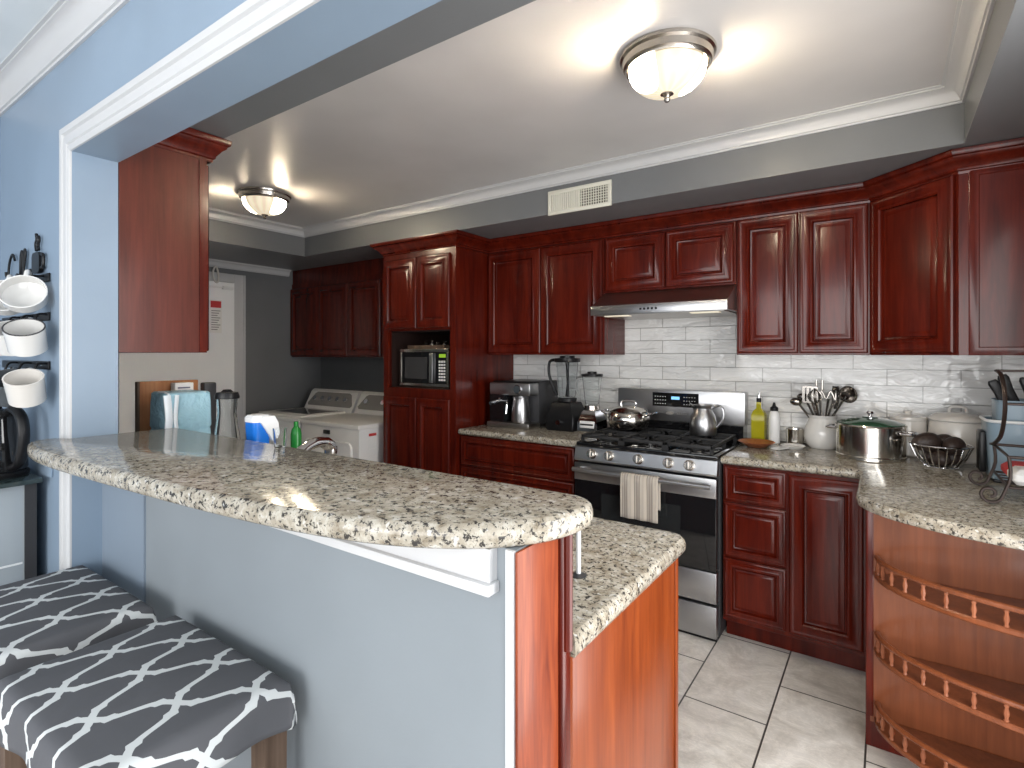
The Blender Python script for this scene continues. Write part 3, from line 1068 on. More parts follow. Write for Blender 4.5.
# wall pipe tap right of the dryer
mb = MB().tube(smooth_path([(0, 0, 0), (-.01, -.05, .0), (-.012, -.06, -.03), (-.01, -.055, -.07)], 5), .010, 8).ball((0, -.045, .03), .016)
o = mb.build('laundry_tap', M['chrome'], loc=(-3.072, 3.39, 1.22))
tag(o, 'small chrome laundry tap beside the microwave tower', 'tap')

# ------------------------------------------------------------------ microwave and what stands on it
t = thing('microwave', 'silver and black microwave in the cabinet tower', 'microwave', (-2.935, 2.775, 1.1635))
MB().box(0, .475, .012, .36, .006, .272, .006).build('case', M['steel_dark'], t)
mb = MB()
for q in ((0, .475, .250, .274), (0, .475, .004, .028), (0, .018, .028, .250), (.457, .475, .028, .250)):
    mb.box(q[0], q[1], 0, .013, q[2], q[3], .003)
mb.build('front_frame', M['nickel'], t)
MB().box(.018, .457, .005, .013, .028, .250).build('door_glass', M['black_gloss'], t)
MB().box(.05, .27, .003, .006, .06, .215).build('viewing_window', M['dark_grey'], t)
MB().box(.305, .335, -.016, .004, .034, .244, .006).build('door_handle', M['steel'], t)
MB().box(.385, .445, .003, .006, .212, .236).build('clock_display', M['lcd_green'], t)
mb = MB()
for i in range(3):
    for j in range(7):
        mb.box(.382 + i * .022, .398 + i * .022, .003, .006, .05 + j * .021, .063 + j * .021)
mb.build('keypad', M['paper'], t)
mb = MB().box(.03, .05, .05, .07, 0, .008).box(.42, .44, .05, .07, 0, .008).box(.03, .05, .3, .32, 0, .008).box(.42, .44, .3, .32, 0, .008)
mb.build('foot', M['black'], t)
t = thing('wooden_tray', 'flat brown tray lying on top of the microwave', 'tray', (-2.88, 2.80, 1.4365))
MB().box(0, .36, 0, .22, 0, .012, .003).build('base', M['stool_wood'], t)
mb = MB().box(0, .36, 0, .008, .0115, .026).box(0, .36, .212, .22, .0115, .026).box(0, .008, .008, .212, .0115, .026).box(.352, .36, .008, .212, .0115, .026)
mb.build('rim', M['stool_wood'], t)
jar_l = ['small silver trinket at the left end of the tray on the microwave', 'taller silver trinket standing on the tray on the microwave', 'round silver trinket on the tray on the microwave', 'small silver trinket at the right end of the tray on the microwave']
for i, (x, h) in enumerate(((.13, .045), (.19, .062), (.25, .045), (.31, .05))):
    o = MB().lathe([(0, 0), (.018, 0), (.020, h * .3), (.012, h * .6), (.016, h * .8), (.008, h), (0, h)], 14, capped=False).build('trinket', M['nickel'])
    o.location = (-2.88 + x, 2.86, 1.4488)
    tag(o, jar_l[i], 'ornament', 'trinkets on the microwave')

# ------------------------------------------------------------------ left counter appliances
t = thing('coffee_machine', 'stainless espresso machine on the counter beside the tower', 'coffee machine', (-2.275, 2.99, ZT + .0005))
MB().box(.0, .345, .10, .36, .012, .305, .012).build('rear_body', M['dark_grey'], t)
MB().box(.005, .34, -.005, .20, .215, .300, .010).build('head', M['steel'], t)
MB().box(.005, .155, .0, .11, .035, .216).build('brew_panel', M['black_gloss'], t)
MB().box(.0, .345, -.03, .12, .0, .034, .008).build('drip_tray', M['steel_dark'], t)
MB().box(.02, .34, .02, .35, .299, .309, .004).build('cup_plate', M['black'], t)
MB().lathe([(.0, .036), (.062, .036), (.066, .05), (.058, .14), (.052, .19), (.055, .205), (.046, .205), (.046, .19), (0, .05)], 28, (.245, .03, 0), capped=False).build('jug', M['steel'], t)
MB().lathe([(.028, 0), (.030, .012), (.026, .018), (0, .018)], 20, capped=True).build('dial', M['chrome'], t).matrix_local = Matrix.Translation((.245, -.005, .258)) @ Matrix.Rotation(PI / 2, 4, 'X')
mb = MB().tube([(.085, .02, .19), (.085, -.01, .17), (.085, -.10, .165)], [.02, .016, .012], 12).lathe([(.02, .165), (.03, .17), (.03, .205), (.02, .215)], 16, (.085, .03, 0))
mb.build('portafilter', M['chrome'], t)
MB().tube(smooth_path([(.135, .03, .21), (.15, .0, .16), (.15, -.01, .09)], 4), .006, 8).build('steam_wand', M['chrome'], t)


def jar_shell(prof, th=.003):
    inner = [(max(r - th, 0), z + (th if i == 0 else 0)) for i, (r, z) in enumerate(prof)]
    return [(0, prof[0][1])] + prof + inner[::-1] + [(0, prof[0][1] + th)]


t = thing('countertop_blender', 'tall black blender with clear square jar beside the espresso machine', 'blender', (-1.735, 3.13, ZT + .0005))
mb = MB().loft([(-.095, -.11), (.095, -.11), (.105, .09), (-.105, .09)], [(.004, 0), (0, .008), (.0, .09), (.03, .175), (.034, .18)])
mb.build('motor_base', M['black'], t)
MB().box(-.06, .06, -.1095, -.098, .025, .085, .004).build('control_plate', M['steel_dark'], t)
MB().lathe([(.016, 0), (.016, .02), (0, .02)], 16).build('dial', M['chrome'], t).matrix_local = Matrix.Translation((.0, -.109, .055)) @ Matrix.Rotation(PI / 2, 4, 'X')
MB().lathe([(.058, .18), (.062, .185), (.062, .205), (.05, .21)], 24).build('collar', M['black'], t)
mb = MB().lathe(jar_shell([(.055, .211), (.062, .23), (.078, .44)]), 8, capped=False)
mb.build('jar', M['jar_plastic'], t, 20)
MB().lathe([(0, .441), (.084, .441), (.086, .447), (.086, .466), (.05, .470), (.05, .482), (0, .484)], 32, capped=False).build('lid', M['black'], t)
MB().tube(smooth_path([(-.082, -.03, .455), (-.115, -.035, .44), (-.118, -.036, .36), (-.085, -.03, .27), (-.060, -.03, .22)], 5), .010, 8).build('handle', M['black'], t)
MB().tube([(.0, 0, .215), (.004, 0, .30), (.0, 0, .44)], [.014, .008, .012], 10).build('tamper', M['black'], t)

t = thing('countertop_blender', 'small chrome-based blender with glass jar beside the stove', 'blender', (-1.555, 3.13, ZT + .0005))
mb = MB().loft([(-.07, -.075), (.07, -.075), (.075, .075), (-.075, .075)], [(.003, 0), (0, .005), (.004, .06), (.022, .12), (.03, .135)])
mb.build('motor_base', M['chrome'], t)
mb = MB().box(-.05, .05, -.0775, -.065, .028, .072, .004)
mb.build('button_panel', M['white_plastic'], t)
mb = MB().box(-.045, .045, -.079, -.076, .045, .055)
mb.build('push_buttons', M['black'], t)
MB().lathe([(.046, .135), (.05, .14), (.047, .165), (.043, .168)], 24).build('collar', M['nickel'], t)
MB().lathe(jar_shell([(.040, .169), (.046, .19), (.062, .34), (.064, .35)]), 24, capped=False).build('jar', M['glass'], t)
MB().lathe([(0, .3505), (.068, .3505), (.069, .367), (.03, .370), (.03, .382), (0, .384)], 28, capped=False).build('lid', M['black'], t)
MB().tube(smooth_path([(-.060, -.01, .335), (-.098, -.015, .325), (-.098, -.015, .25), (-.056, -.01, .215)], 5), .008, 8).build('handle', M['glass'], t)

# ------------------------------------------------------------------ on the stove
t = thing('covered_pot', 'squat rounded stainless pot with lid on the left rear burner', 'pot', (SX + .165, 3.08, .9455))
MB().lathe([(0, 0), (.085, 0), (.110, .015), (.128, .05), (.128, .075), (.115, .105), (.112, .108), (0, .108)], 40, capped=False).build('body', M['pot_steel'], t)
MB().lathe([(.116, .108), (.117, .113), (.10, .126), (.06, .140), (.02, .145), (0, .145)], 40, capped=False).build('lid', M['pot_steel'], t)
MB().tube(smooth_path([(-.045, 0, .140), (-.04, 0, .168), (.04, 0, .168), (.045, 0, .140)], 5), .007, 8).build('lid_handle', M['chrome'], t)
for sg in (-1, 1):
    MB().tube(smooth_path([(sg * .115, -.04, .09), (sg * .158, -.04, .105), (sg * .162, .04, .105), (sg * .115, .04, .09)], 5), .006, 8).build('side_handle', M['chrome'], t)
t = thing('metal_pitcher', 'brushed metal pitcher with arched handle on the right rear burner', 'pitcher', (SX + .598, 3.11, .9455))
MB().lathe([(0, 0), (.066, 0), (.072, .010), (.074, .06), (.066, .105), (.050, .135), (.046, .150), (.054, .168), (.050, .168), (.043, .15), (.046, .13), (0, .12)], 32, capped=False).build('body', M['steel'], t)
mb = MB().tube(smooth_path([(.046, .0, .150), (.085, -.005, .168), (.110, -.008, .145), (.108, -.008, .09), (.072, 0, .045)], 6), .007, 8)
mb.build('handle', M['steel'], t)
mb = MB()
ra = mb.ring([(-.045, -.020, .155), (-.045, .020, .155), (-.050, 0, .130)])
rb = mb.ring([(-.076, -.005, .177), (-.076, .005, .177), (-.072, 0, .168)])
mb.bridge(ra, rb)
mb.cap(ra)
mb.cap(rb)
mb.build('spout', M['steel'], t)

# ------------------------------------------------------------------ right counter
ZC_ = ZT + .0005
t = thing('oil_bottle', 'square glass bottle of yellow olive oil with steel pourer by the stove', 'bottle', (-.595, 3.28, ZC_))
mb = MB().loft([(-.034, -.034), (.034, -.034), (.034, .034), (-.034, .034)], [(.004, 0), (0, .005), (0, .155), (.008, .175), (.022, .19), (.023, .225)])
mb.build('glass_body', M['oil'], t, 50)
MB().lathe([(.0, .2255), (.013, .2255), (.013, .247), (0, .249)], 16, capped=False).build('stopper', M['black'], t)
MB().tube([(0, 0, .245), (0, 0, .262), (.005, -.004, .288)], [.006, .005, .003], 8).build('pourer', M['chrome'], t)
t = thing('squeeze_bottle', 'slim white squeeze bottle with black nozzle beside the olive oil', 'bottle', (-.520, 3.30, ZC_))
MB().lathe([(0, 0), (.028, 0), (.030, .006), (.030, .13), (.026, .16), (.017, .178), (0, .178)], 24, capped=False).build('body', M['white_plastic'], t)
MB().lathe([(.021, .1785), (.021, .196), (.010, .205), (.006, .225), (0, .226)], 18, capped=False).build('nozzle', M['black'], t)
t = thing('metal_cup', 'small stainless cup with wire handle behind the spoon rest', 'cup', (-.415, 3.29, ZC_))
MB().lathe(jar_shell([(.040, 0), (.043, .004), (.045, .085), (.046, .088)], .002), 28, capped=False).build('body', M['pot_steel'], t)
MB().tube(smooth_path([(.044, 0, .07), (.075, -.008, .068), (.075, -.008, .03), (.043, 0, .022)], 5), .003, 6).build('handle', M['pot_steel'], t)
o = MB().lathe([(0, .004), (.035, 0), (.045, .002), (.092, .030), (.088, .032), (.045, .010), (0, .010)], 32, capped=False).build('wooden_dish', M['bowl_wood'], loc=(-.575, 3.10, ZC_))
tag(o, 'shallow brown wooden dish in front of the oil bottle', 'dish')
t = thing('spoon_rest', 'white ceramic spoon rest in front of the metal cup', 'spoon rest', (-.44, 3.155, ZC_))
MB().lathe([(0, .002), (.045, 0), (.060, .014), (.056, .016), (.042, .006), (0, .006)], 28, (.03, .02, 0), capped=False).build('bowl', M['ceramic'], t)
mb = MB()
ra = mb.ring([(.02, -.035, .004), (-.012, -.02, .004), (-.012, -.02, .012), (.02, -.035, .012)])
rb = mb.ring([(-.02, -.105, .002), (-.06, -.085, .002), (-.06, -.085, .008), (-.02, -.105, .008)])
mb.bridge(ra, rb)
mb.cap(ra)
mb.cap(rb)
mb.build('handle', M['ceramic'], t)

t = thing('utensil_crock', 'round white ceramic jar holding metal utensils', 'utensil jar', (-.285, 3.283, ZC_))
MB().lathe([(0, 0), (.060, 0), (.078, .02), (.088, .06), (.084, .10), (.066, .14), (.062, .155), (.070, .172), (.066, .173), (.057, .155), (.06, .14), (.075, .10), (0, .02)], 36, capped=False).build('jar', M['ceramic'], t)
ut = [('serving_spoon', -.115, -.012, .275, 'spoon', 'dark steel serving spoon leaning left out of the white utensil jar'),
      ('slotted_spatula', -.055, -.03, .315, 'spatula', 'slotted metal spatula standing upright in the white utensil jar'),
      ('kitchen_fork', -.015, .02, .335, 'fork', 'long pronged fork at the back of the white utensil jar'),
      ('wire_whisk', -.03, -.05, .30, 'whisk', 'metal whisk standing in front in the white utensil jar'),
      ('potato_masher', .03, -.02, .30, 'masher', 'metal masher in the middle of the white utensil jar'),
      ('slotted_spoon', -.085, .015, .30, 'spoon', 'slotted steel spoon at the back left in the white utensil jar'),
      ('serving_tongs', .06, .02, .325, 'tongs', 'closed steel tongs standing at the back in the white utensil jar'),
      ('soup_ladle', .105, -.01, .315, 'ladle', 'large steel ladle leaning right out of the white utensil jar')]
for nm, tx, ty, hz, ct, lb in ut:
    u = thing(nm, lb, ct, (-.285, 3.283, ZC_))
    p0 = Vector((-tx * .25, -ty * .25, .03))
    p1 = Vector((tx, ty, hz - .04))
    MB().tube([p0, p0.lerp(p1, .5), p1], .006, 8).build('handle', M['utensil_steel'], u)
    mb = MB()
    if ct == 'spoon':
        mb.ball((tx - .008, ty, hz - .038), .030, .018, .022)
    elif ct == 'ladle':
        mb.T = Matrix.Translation(p1 + Vector((.01, -.005, .01))) @ Matrix.Rotation(1.25, 4, 'X') @ Matrix.Rotation(.5, 4, 'Y')
        mb.lathe([(0, -.035), (.025, -.03), (.042, -.008), (.045, .006), (.041, .006), (.038, -.006), (.022, -.025), (0, -.03)], 24, capped=False)
    elif ct == 'spatula':
        for i in range(4):
            mb.box(tx - .036 + i * .0205, tx - .024 + i * .0205, ty - .002, ty + .002, hz - .075, hz + .005)
        mb.box(tx - .032, tx + .032, ty - .0021, ty + .0021, hz - .08, hz - .07).box(tx - .032, tx + .032, ty - .0021, ty + .0021, hz, hz + .008)
    elif ct == 'tongs':
        for i in (-1, 1):
            mb.tube([(tx + i * .004, ty, hz - .12), (tx + i * .013, ty, hz - .04), (tx + i * .006, ty, hz)], [.006, .008, .010], 8)
    elif ct == 'fork':
        for i in (-1, 1):
            mb.tube([(tx, ty, hz - .06), (tx + i * .013, ty, hz - .03), (tx + i * .014, ty, hz + .02)], .005, 6)
    elif ct == 'whisk':
        for i in range(4):
            a = i * PI / 4
            c_, s_ = math.cos(a) * .034, math.sin(a) * .034
            mb.tube(smooth_path([(tx, ty, hz - .075), (tx + c_, ty + s_, hz - .03), (tx, ty, hz + .01), (tx - c_, ty - s_, hz - .03), (tx, ty, hz - .075)], 5), .0024, 5)
    else:
        mb.tube(smooth_path([(tx - .03, ty, hz - .05), (tx - .032, ty, hz), (tx - .01, ty, hz - .04), (tx + .01, ty, hz), (tx + .03, ty, hz - .045), (tx + .032, ty, hz - .01)], 5), .0045, 6)
    mb.build('head', M['utensil_steel'], u)

t = thing('stockpot', 'wide stainless stockpot with green glass lid on the right counter', 'pot', (-.070, 3.09, ZC_))
MB().lathe([(0, 0), (.140, 0), (.143, .004), (.143, .018), (.140, .022), (.140, .155), (.145, .160), (.143, .164), (.133, .162), (0, .158)], 56, capped=False).build('body', M['pot_steel'], t)
lid = MB().lathe([(.136, .1645), (.137, .168), (.10, .182), (.05, .191), (.02, .193), (0, .193)], 48, capped=False).build('glass_lid', mat('green_tinted_glass_lid', (.03, .09, .05), .08, coat=.5), t)
MB().lathe([(0, .1935), (.032, .192), (.033, .197), (.010, .199), (.008, .206), (.017, .213), (.012, .222), (0, .224)], 20, capped=False).build('lid_knob', M['chrome'], t)
for ang_ in (-20, 160):
    c_, s_ = math.cos(math.radians(ang_)), math.sin(math.radians(ang_))
    q = lambda r, tt: (r * c_ - tt * s_, r * s_ + tt * c_, .132)
    MB().tube(smooth_path([q(.138, -.04), q(.178, -.038), q(.188, 0), q(.178, .038), q(.138, .04)], 5), .0075, 8).build('side_handle', M['chrome'], t)

t = thing('canister', 'smaller cream ceramic canister behind the stockpot', 'canister', (.080, 3.302, ZC_))
MB().lathe([(0, 0), (.070, 0), (.076, .006), (.076, .165), (.074, .17), (0, .17)], 36, capped=False).build('body', M['ceramic_cream'], t)
MB().lathe([(.076, .1705), (.078, .176), (.075, .188), (.03, .196), (.012, .198), (.018, .215), (0, .219)], 36, capped=False).build('lid', M['ceramic_cream'], t)
t = thing('canister', 'large cream ceramic canister with knobbed lid behind the avocados', 'canister', (.268, 3.258, ZC_))
MB().lathe([(0, 0), (.100, 0), (.110, .01), (.112, .10), (.108, .175), (.104, .182), (0, .182)], 40, capped=False).build('body', M['ceramic_cream'], t)
MB().lathe([(.108, .1825), (.112, .188), (.109, .197), (.09, .212), (.04, .222), (0, .224)], 40, capped=False).build('lid', M['ceramic_cream'], t)
MB().tube(smooth_path([(-.032, 0, .221), (-.024, 0, .246), (.024, 0, .246), (.032, 0, .221)], 5), .007, 8).build('lid_handle', M['ceramic_cream'], t)

BK = Vector((.190, 3.01, ZC_))
t = thing('wire_basket', 'clear ribbed bowl basket of avocados beside the cream canister', 'basket', BK)
for i in range(22):
    a = 2 * PI * i / 22
    c_, s_ = math.cos(a), math.sin(a)
    if i == 0:
        wb = MB()
    wb.tube([(.058 * c_, .058 * s_, .004), (.088 * c_, .088 * s_, .045), (.110 * c_, .110 * s_, .098)], .0028, 6)
wb.build('ribs', M['chrome'], t)
for nm, r, z, th in (('rim', .110, .099, .004), ('base_ring', .058, .004, .0038)):
    MB().tube([(r * math.cos(2 * PI * i / 40), r * math.sin(2 * PI * i / 40), z) for i in range(40)], th, 8, True).build(nm, M['chrome'], t)
av = []
for an, r, z, a, b, rz, lb in ((200, .056, .106, .056, .043, .5, 'largest avocado, on top of the heap at the side towards the stove'), (320, .052, .100, .046, .039, 1.2, 'avocado on top of the heap at the front of the wire basket'),
                               (80, .052, .100, .046, .039, -.4, 'avocado on top of the heap at the back of the wire basket'), (265, .036, .043, .039, .034, 2.0, 'avocado showing through the front ribs of the wire basket'),
                               (25, .036, .043, .039, .034, .2, 'avocado low in the wire basket on the side towards the tubs'), (145, .036, .043, .039, .034, 1.0, 'avocado low in the wire basket on the side towards the stockpot')):
    av.append((r * math.cos(math.radians(an)), r * math.sin(math.radians(an)), z, a, b, rz, lb))
for x, y, z, a, b, rz, lb in av:
    mb = MB()
    prf = []
    for i in range(13):
        th = PI * i / 12
        r = b * math.sin(th) * (1 - .18 * math.cos(th))
        prf.append((r if 0 < i < 12 else 0, -a * math.cos(th) * 1.02))
    mb.T = Matrix.Rotation(PI / 2 - .1, 4, 'Y')
    mb.lathe(prf[::-1], 20, capped=False)
    o = mb.build('avocado', M['avocado'])
    o.location = BK + Vector((x, y, z))
    o.rotation_euler = (.1, 0, rz)
    tag(o, lb, 'avocado', 'avocados in the wire basket')


# tubs, knives and the wrought-iron stand at the right end
def rrect(x0, x1, y0, y1, r, n=5):
    o = []
    for cx, cy, a0 in ((x1 - r, y1 - r, 0), (x0 + r, y1 - r, 90), (x0 + r, y0 + r, 180), (x1 - r, y0 + r, 270)):
        for i in range(n + 1):
            a = math.radians(a0 + 90 * i / n)
            o.append((cx + r * math.cos(a), cy + r * math.sin(a)))
    return o


t = thing('enamel_tub', 'larger blue grey tub with pale rim and black side handle beside the wire basket', 'tub', (.418, 2.86, ZC_))
mb = MB().loft(rrect(-.105, .105, -.115, .115, .05), [(.016, .012), (.012, .016), (.0, .235), (.006, .235), (.018, .024)])
mb.build('body', M['tub'], t)
MB().tube([(x, y, .236) for x, y in rrect(-.105, .105, -.115, .115, .05)], .006, 8, True).build('rim', M['rim_white'], t)
MB().box(-.085, .085, -.095, .095, 0, .013, .004).build('foot_ring', M['black'], t)
MB().box(-.122, -.100, -.055, .040, .03, .19, .006).build('side_handle', M['black'], t)
t = thing('enamel_tub', 'smaller blue grey tub stacked in the larger tub, holding the knives', 'tub', (.425, 2.87, ZC_ + .0255))
MB().loft(rrect(-.080, .080, -.085, .085, .04), [(.010, .0), (.006, .004), (.0, .285), (.005, .285), (.014, .010)]).build('body', M['tub'], t)
MB().tube([(x, y, .286) for x, y in rrect(-.080, .080, -.085, .085, .04)], .004, 8, True).build('rim', M['tub'], t)
for i, (kx, ky, tilt, ln_, lb) in enumerate(((-.050, -.045, .42, .10, 'black knife handle leaning furthest left out of the smaller tub'),
                                             (-.020, -.030, .34, .12, 'black knife handle in the middle of the smaller tub'),
                                             (.030, -.040, .25, .11, 'black knife handle nearest the wall in the smaller tub'))):
    k_ = thing('kitchen_knife', lb, 'knife', (.425 + kx, 2.87 + ky, ZC_ + .30), 0, 'knives in the smaller tub')
    T = Matrix.Rotation(-tilt, 4, 'Y') @ Matrix.Rotation(.12, 4, 'X')
    mb = MB()
    mb.T = T
    mb.loft(rrect(-.018, .018, -.011, .011, .008, 3), [(.003, .0), (0, .004), (.003, ln_ * .5), (0, ln_ - .012), (.005, ln_)])
    mb.build('handle', M['black'], k_)
    mb = MB()
    mb.T = T
    mb.box(-.0135, .013, -.0012, .0012, -.14, .002)
    mb.build('blade', M['chrome'], k_)
t = thing('yellow_packet', 'yellow food packet propped up at the wall side of the smaller tub', 'packet', (.470, 2.83, ZC_ + .042))
MB().loft(rrect(-.028, .028, -.014, .014, .012, 3), [(.010, 0), (0, .02), (0, .29), (.011, .335)]).build('bag', M['yellow'], t)

t = thing('scroll_stand', 'wrought iron scroll stand at the right end of the granite counter', 'stand', (0, 0, 0))
zc0 = ZC_ + .005


def scroll_leg(x, y, dy, name='scroll_leg'):
    """S-shaped leg in the plane across the counter; dy = which way the foot curls"""
    pts = []
    for i in range(13):
        a = PI * 2 * 1.15 * i / 12
        r = .008 + .022 * i / 12
        pts.append((x + dy * (.046 - r * math.sin(a)), y, zc0 + .030 - r * math.cos(a)))
    pts += [(x + dy * .012, y, zc0 + .035), (x - dy * .004, y, zc0 + .09), (x, y, zc0 + .155)]
    return MB().tube(smooth_path(pts, 3), .0052, 6, flat=1.3)


LY0, LY1 = 2.36, 2.66
for x in (.322, .495):
    for y in (LY0, LY1):
        scroll_leg(x, y, -1 if x < .4 else 1).build('scroll_leg', M['wrought'], t)
mb = MB()
zs = zc0 + .155
rp = [(.322, LY0, zs), (.322, LY1, zs), (.495, LY1, zs), (.495, LY0, zs)]
mb.tube(rp, .005, 6, True)
zl = zc0 + .055
mb.tube([(.322, LY0 + .006, zl), (.322, LY1 - .006, zl), (.495, LY1 - .006, zl), (.495, LY0 + .006, zl)], .0045, 6, True)
for i in range(6):
    y = LY0 + .02 + i * .053
    mb.tube([(.322, y, zl), (.495, y, zl)], .0028, 6)
mb.build('tier_frame', M['wrought'], t)
for x in (.316, .50):
    mb = MB()
    mb.tube(smooth_path([(x, LY1 + .012, zs), (x, LY1 - .06, zs + .012), (x, LY0 + .10, zs + .06), (x, LY0 + .03, zs + .14), (x, LY0 + .035, zs + .21), (x, LY0 + .10, zs + .262), (x, LY0 + .20, zs + .275)], 6), .0052, 6, flat=1.3)
    mb.build('back_scroll', M['wrought'], t)
mb = MB()
zt = zs + .275
mb.tube([(.316, LY0 + .20, zt), (.50, LY0 + .20, zt)], .0045, 6)
mb.tube([(.316, LY0 + .03, zs + .17), (.50, LY0 + .03, zs + .17)], .0045, 6)
mb.build('cross_bar', M['wrought'], t)
t = thing('food_packet', 'red and white food packet lying on the lower tier of the scroll stand', 'packet', (.42, 2.50, zl + .0035))
MB().loft(rrect(-.085, .075, -.11, .11, .02), [(.012, 0), (0, .014), (0, .034), (.02, .05)]).build('pack', M['paper'], t)
MB().loft(rrect(-.0865, .0765, -.02, .112, .02), [(.0, .016), (-.0015, .018), (-.0015, .034), (.019, .0515)]).build('red_print', M['red'], t)

# ------------------------------------------------------------------ on the peninsula
t = thing('kitchen_faucet', 'chrome pull-out kitchen faucet rising behind the granite bar', 'faucet', (-1.440, .925, ZT + .0005))
MB().lathe([(0, 0), (.030, 0), (.030, .008), (.024, .014), (.022, .10), (.019, .13), (0, .135)], 24, capped=False).build('base', M['chrome'], t)
MB().tube(smooth_path([(0, 0, .12), (0, .008, .165), (-.012, .04, .195), (-.038, .10, .212), (-.068, .165, .208), (-.085, .205, .188)], 6), [.016] * 18 + [.017] * 8 + [.021] * 5, 14).build('spout', M['chrome'], t)
MB().lathe([(0, 0), (.019, 0), (.021, .006), (.021, .026), (0, .03)], 20, (-.086, .208, .160), capped=False).build('spray_head', M['chrome'], t)
MB().tube([(.022, 0, .09), (.045, -.004, .11), (.075, -.006, .135)], [.009, .007, .006], 8).build('lever', M['chrome'], t)

t = thing('glass_carafe', 'tall clear glass carafe with black lid beside the blue wrapped pack', 'carafe', (-1.935, 1.00, ZT + .0005))
MB().lathe(jar_shell([(.048, 0), (.055, .006), (.057, .06), (.052, .14), (.038, .23), (.031, .285), (.034, .335)], .003), 32, capped=False).build('body', M['glass'], t)
MB().lathe([(0, .3355), (.040, .3355), (.041, .342), (.036, .358), (.02, .360), (.012, .368), (0, .369)], 28, capped=False).build('lid', M['black'], t)
t = thing('soap_dispenser', 'blue soap dispenser with white pump head behind the bar', 'soap dispenser', (-1.735, 1.00, ZT + .0005))
MB().loft(rrect(-.032, .032, -.032, .032, .014, 4), [(.006, 0), (.004, .004), (.004, .2), (0, .25), (.0, .268)]).build('bottle', M['blue_plastic'], t)
MB().loft(rrect(-.034, .034, -.034, .034, .016, 4), [(0, .2685), (0, .283), (.008, .291)]).build('cap', M['white_plastic'], t)
mb = MB()
pr_ = [(-.012, .2685), (-.006, .286), (.036, .287), (.050, .262), (.054, .225), (.044, .205), (.030, .203), (.018, .225)]
ra = mb.ring([(.004, y, z) for y, z in pr_])
rb = mb.ring([(.040, y, z) for y, z in pr_])
mb.bridge(ra, rb)
mb.cap(ra)
mb.cap(rb)
mb.build('pump_head', M['white_plastic'], t)
o = MB().lathe(jar_shell([(.0145, 0), (.0155, .004), (.019, .052)], .002), 20, capped=False).build('shot_glass', M['glass'], loc=(-1.395, .868, 1.1405))
tag(o, 'small clear glass on the back edge of the bar beside the faucet', 'glass')
# pale blue wrapped pack with cartons and a board behind it
t = thing('wrapped_pack', 'pale blue foil wrapped pack with shiny tape standing behind the bar', 'package', (-2.285, 1.00, ZT + .0005))
mb = MB()
mb.loft(rrect(-.085, .085, -.082, .082, .014, 3), [(.006, 0), (0, .01), (.001, .12), (.004, .20), (.006, .205), (.001, .215), (.003, .30), (.006, .342), (.014, .348)])
mb.build('pack', M['wrap'], t)
mb = MB().tube(smooth_path([(.080, -.084, .34), (.088, -.080, .25), (.084, -.085, .16), (.088, -.079, .06), (.086, -.083, .01)], 5), .006, 6, flat=2.4)
mb.tube(smooth_path([(.088, -.052, .34), (.0885, -.058, .25), (.0875, -.050, .18), (.089, -.055, .08), (.088, -.05, .01)], 5), .004, 6, flat=2)
mb.tube([(.0, -.079, .349), (.05, -.079, .350), (.083, -.079, .344)], .004, 6)
mb.build('tape', M['tape'], t)
t = thing('cutting_board', 'brown wooden cutting board standing behind the pale blue pack', 'cutting board', (-2.455, 1.025, ZT + .0005))
MB().box(-.011, .011, -.115, .115, 0, .384, .004).build('board', M['board_wood'], t)
MB().box(-.0125, .0125, -.117, -.107, .0, .384, .003).build('end_grain_edge', M['stool_wood'], t)
t = thing('small_carton', 'small white printed carton between the pack and the board', 'carton', (-2.415, 1.062, ZT + .0005))
MB().box(-.02, .02, -.036, .036, 0, .375, .002).build('box', M['paper'], t)
mb = MB()
for i in range(4):
    mb.box(.0200, .0206, -.026, .022 - .012 * (i % 2), .352 - i * .012, .358 - i * .012)
mb.build('print_lines', M['ink'], t)
o = MB().box(-.02, .02, -.026, .026, 0, .372, .006).build('dark_box', M['dark_grey'], loc=(-2.42, 1.170, ZT + .0005))
tag(o, 'dark grey box beside the small white carton behind the bar', 'box')
t = thing('rod_holder', 'slim white rod standing on the lower granite counter beside the bar', 'rod stand', (-.565, 1.07, ZT + .0005))
MB().lathe([(0, 0), (.018, 0), (.018, .004), (.008, .007), (0, .008)], 20, capped=False).build('base', M['dark_grey'], t)
MB().cyl((0, 0, .006), (0, 0, .17), .0055, n=10).build('rod', M['white_plastic'], t)

# ------------------------------------------------------------------ coffee corner on the blue wall
WY = YF0
t = thing('coffee_sign', 'black wire Coffee sign with cup motif above the mug racks', 'sign', (-2.72, WY - .010, 1.640))
def stroke(pts, r=.005):
    return smooth_path([(x, 0, z) for x, z in pts], 6), r
letters = [
    [(.085, .105), (.055, .128), (.018, .10), (.004, .05), (.022, .008), (.06, .004), (.09, .03)],
    [(.115, .05), (.098, .04), (.096, .015), (.115, .004), (.134, .018), (.132, .042), (.115, .05)],
    [(.140, .03), (.158, .06), (.176, .115), (.168, .128), (.156, .10), (.152, .04), (.150, -.015)],
    [(.172, .03), (.192, .06), (.212, .118), (.203, .130), (.190, .10), (.186, .04), (.184, -.015)],
    [(.205, .024), (.236, .034), (.230, .052), (.214, .046), (.208, .020), (.224, .004), (.246, .014)],
    [(.248, .024), (.279, .034), (.273, .052), (.257, .046), (.251, .020), (.267, .004), (.292, .014)]]
for L_ in letters:
    p_, r_ = stroke(L_)
    MB().tube(p_, r_, 8, flat=.8).build('letter', M['black'], t)
mb = MB()
mb.loft(rrect(.305, .385, .035, .105, .018), [(0, -.006), (0, .006)])
for v_ in mb.bm.verts:
    v_.co = Vector((v_.co.x, v_.co.z, v_.co.y))
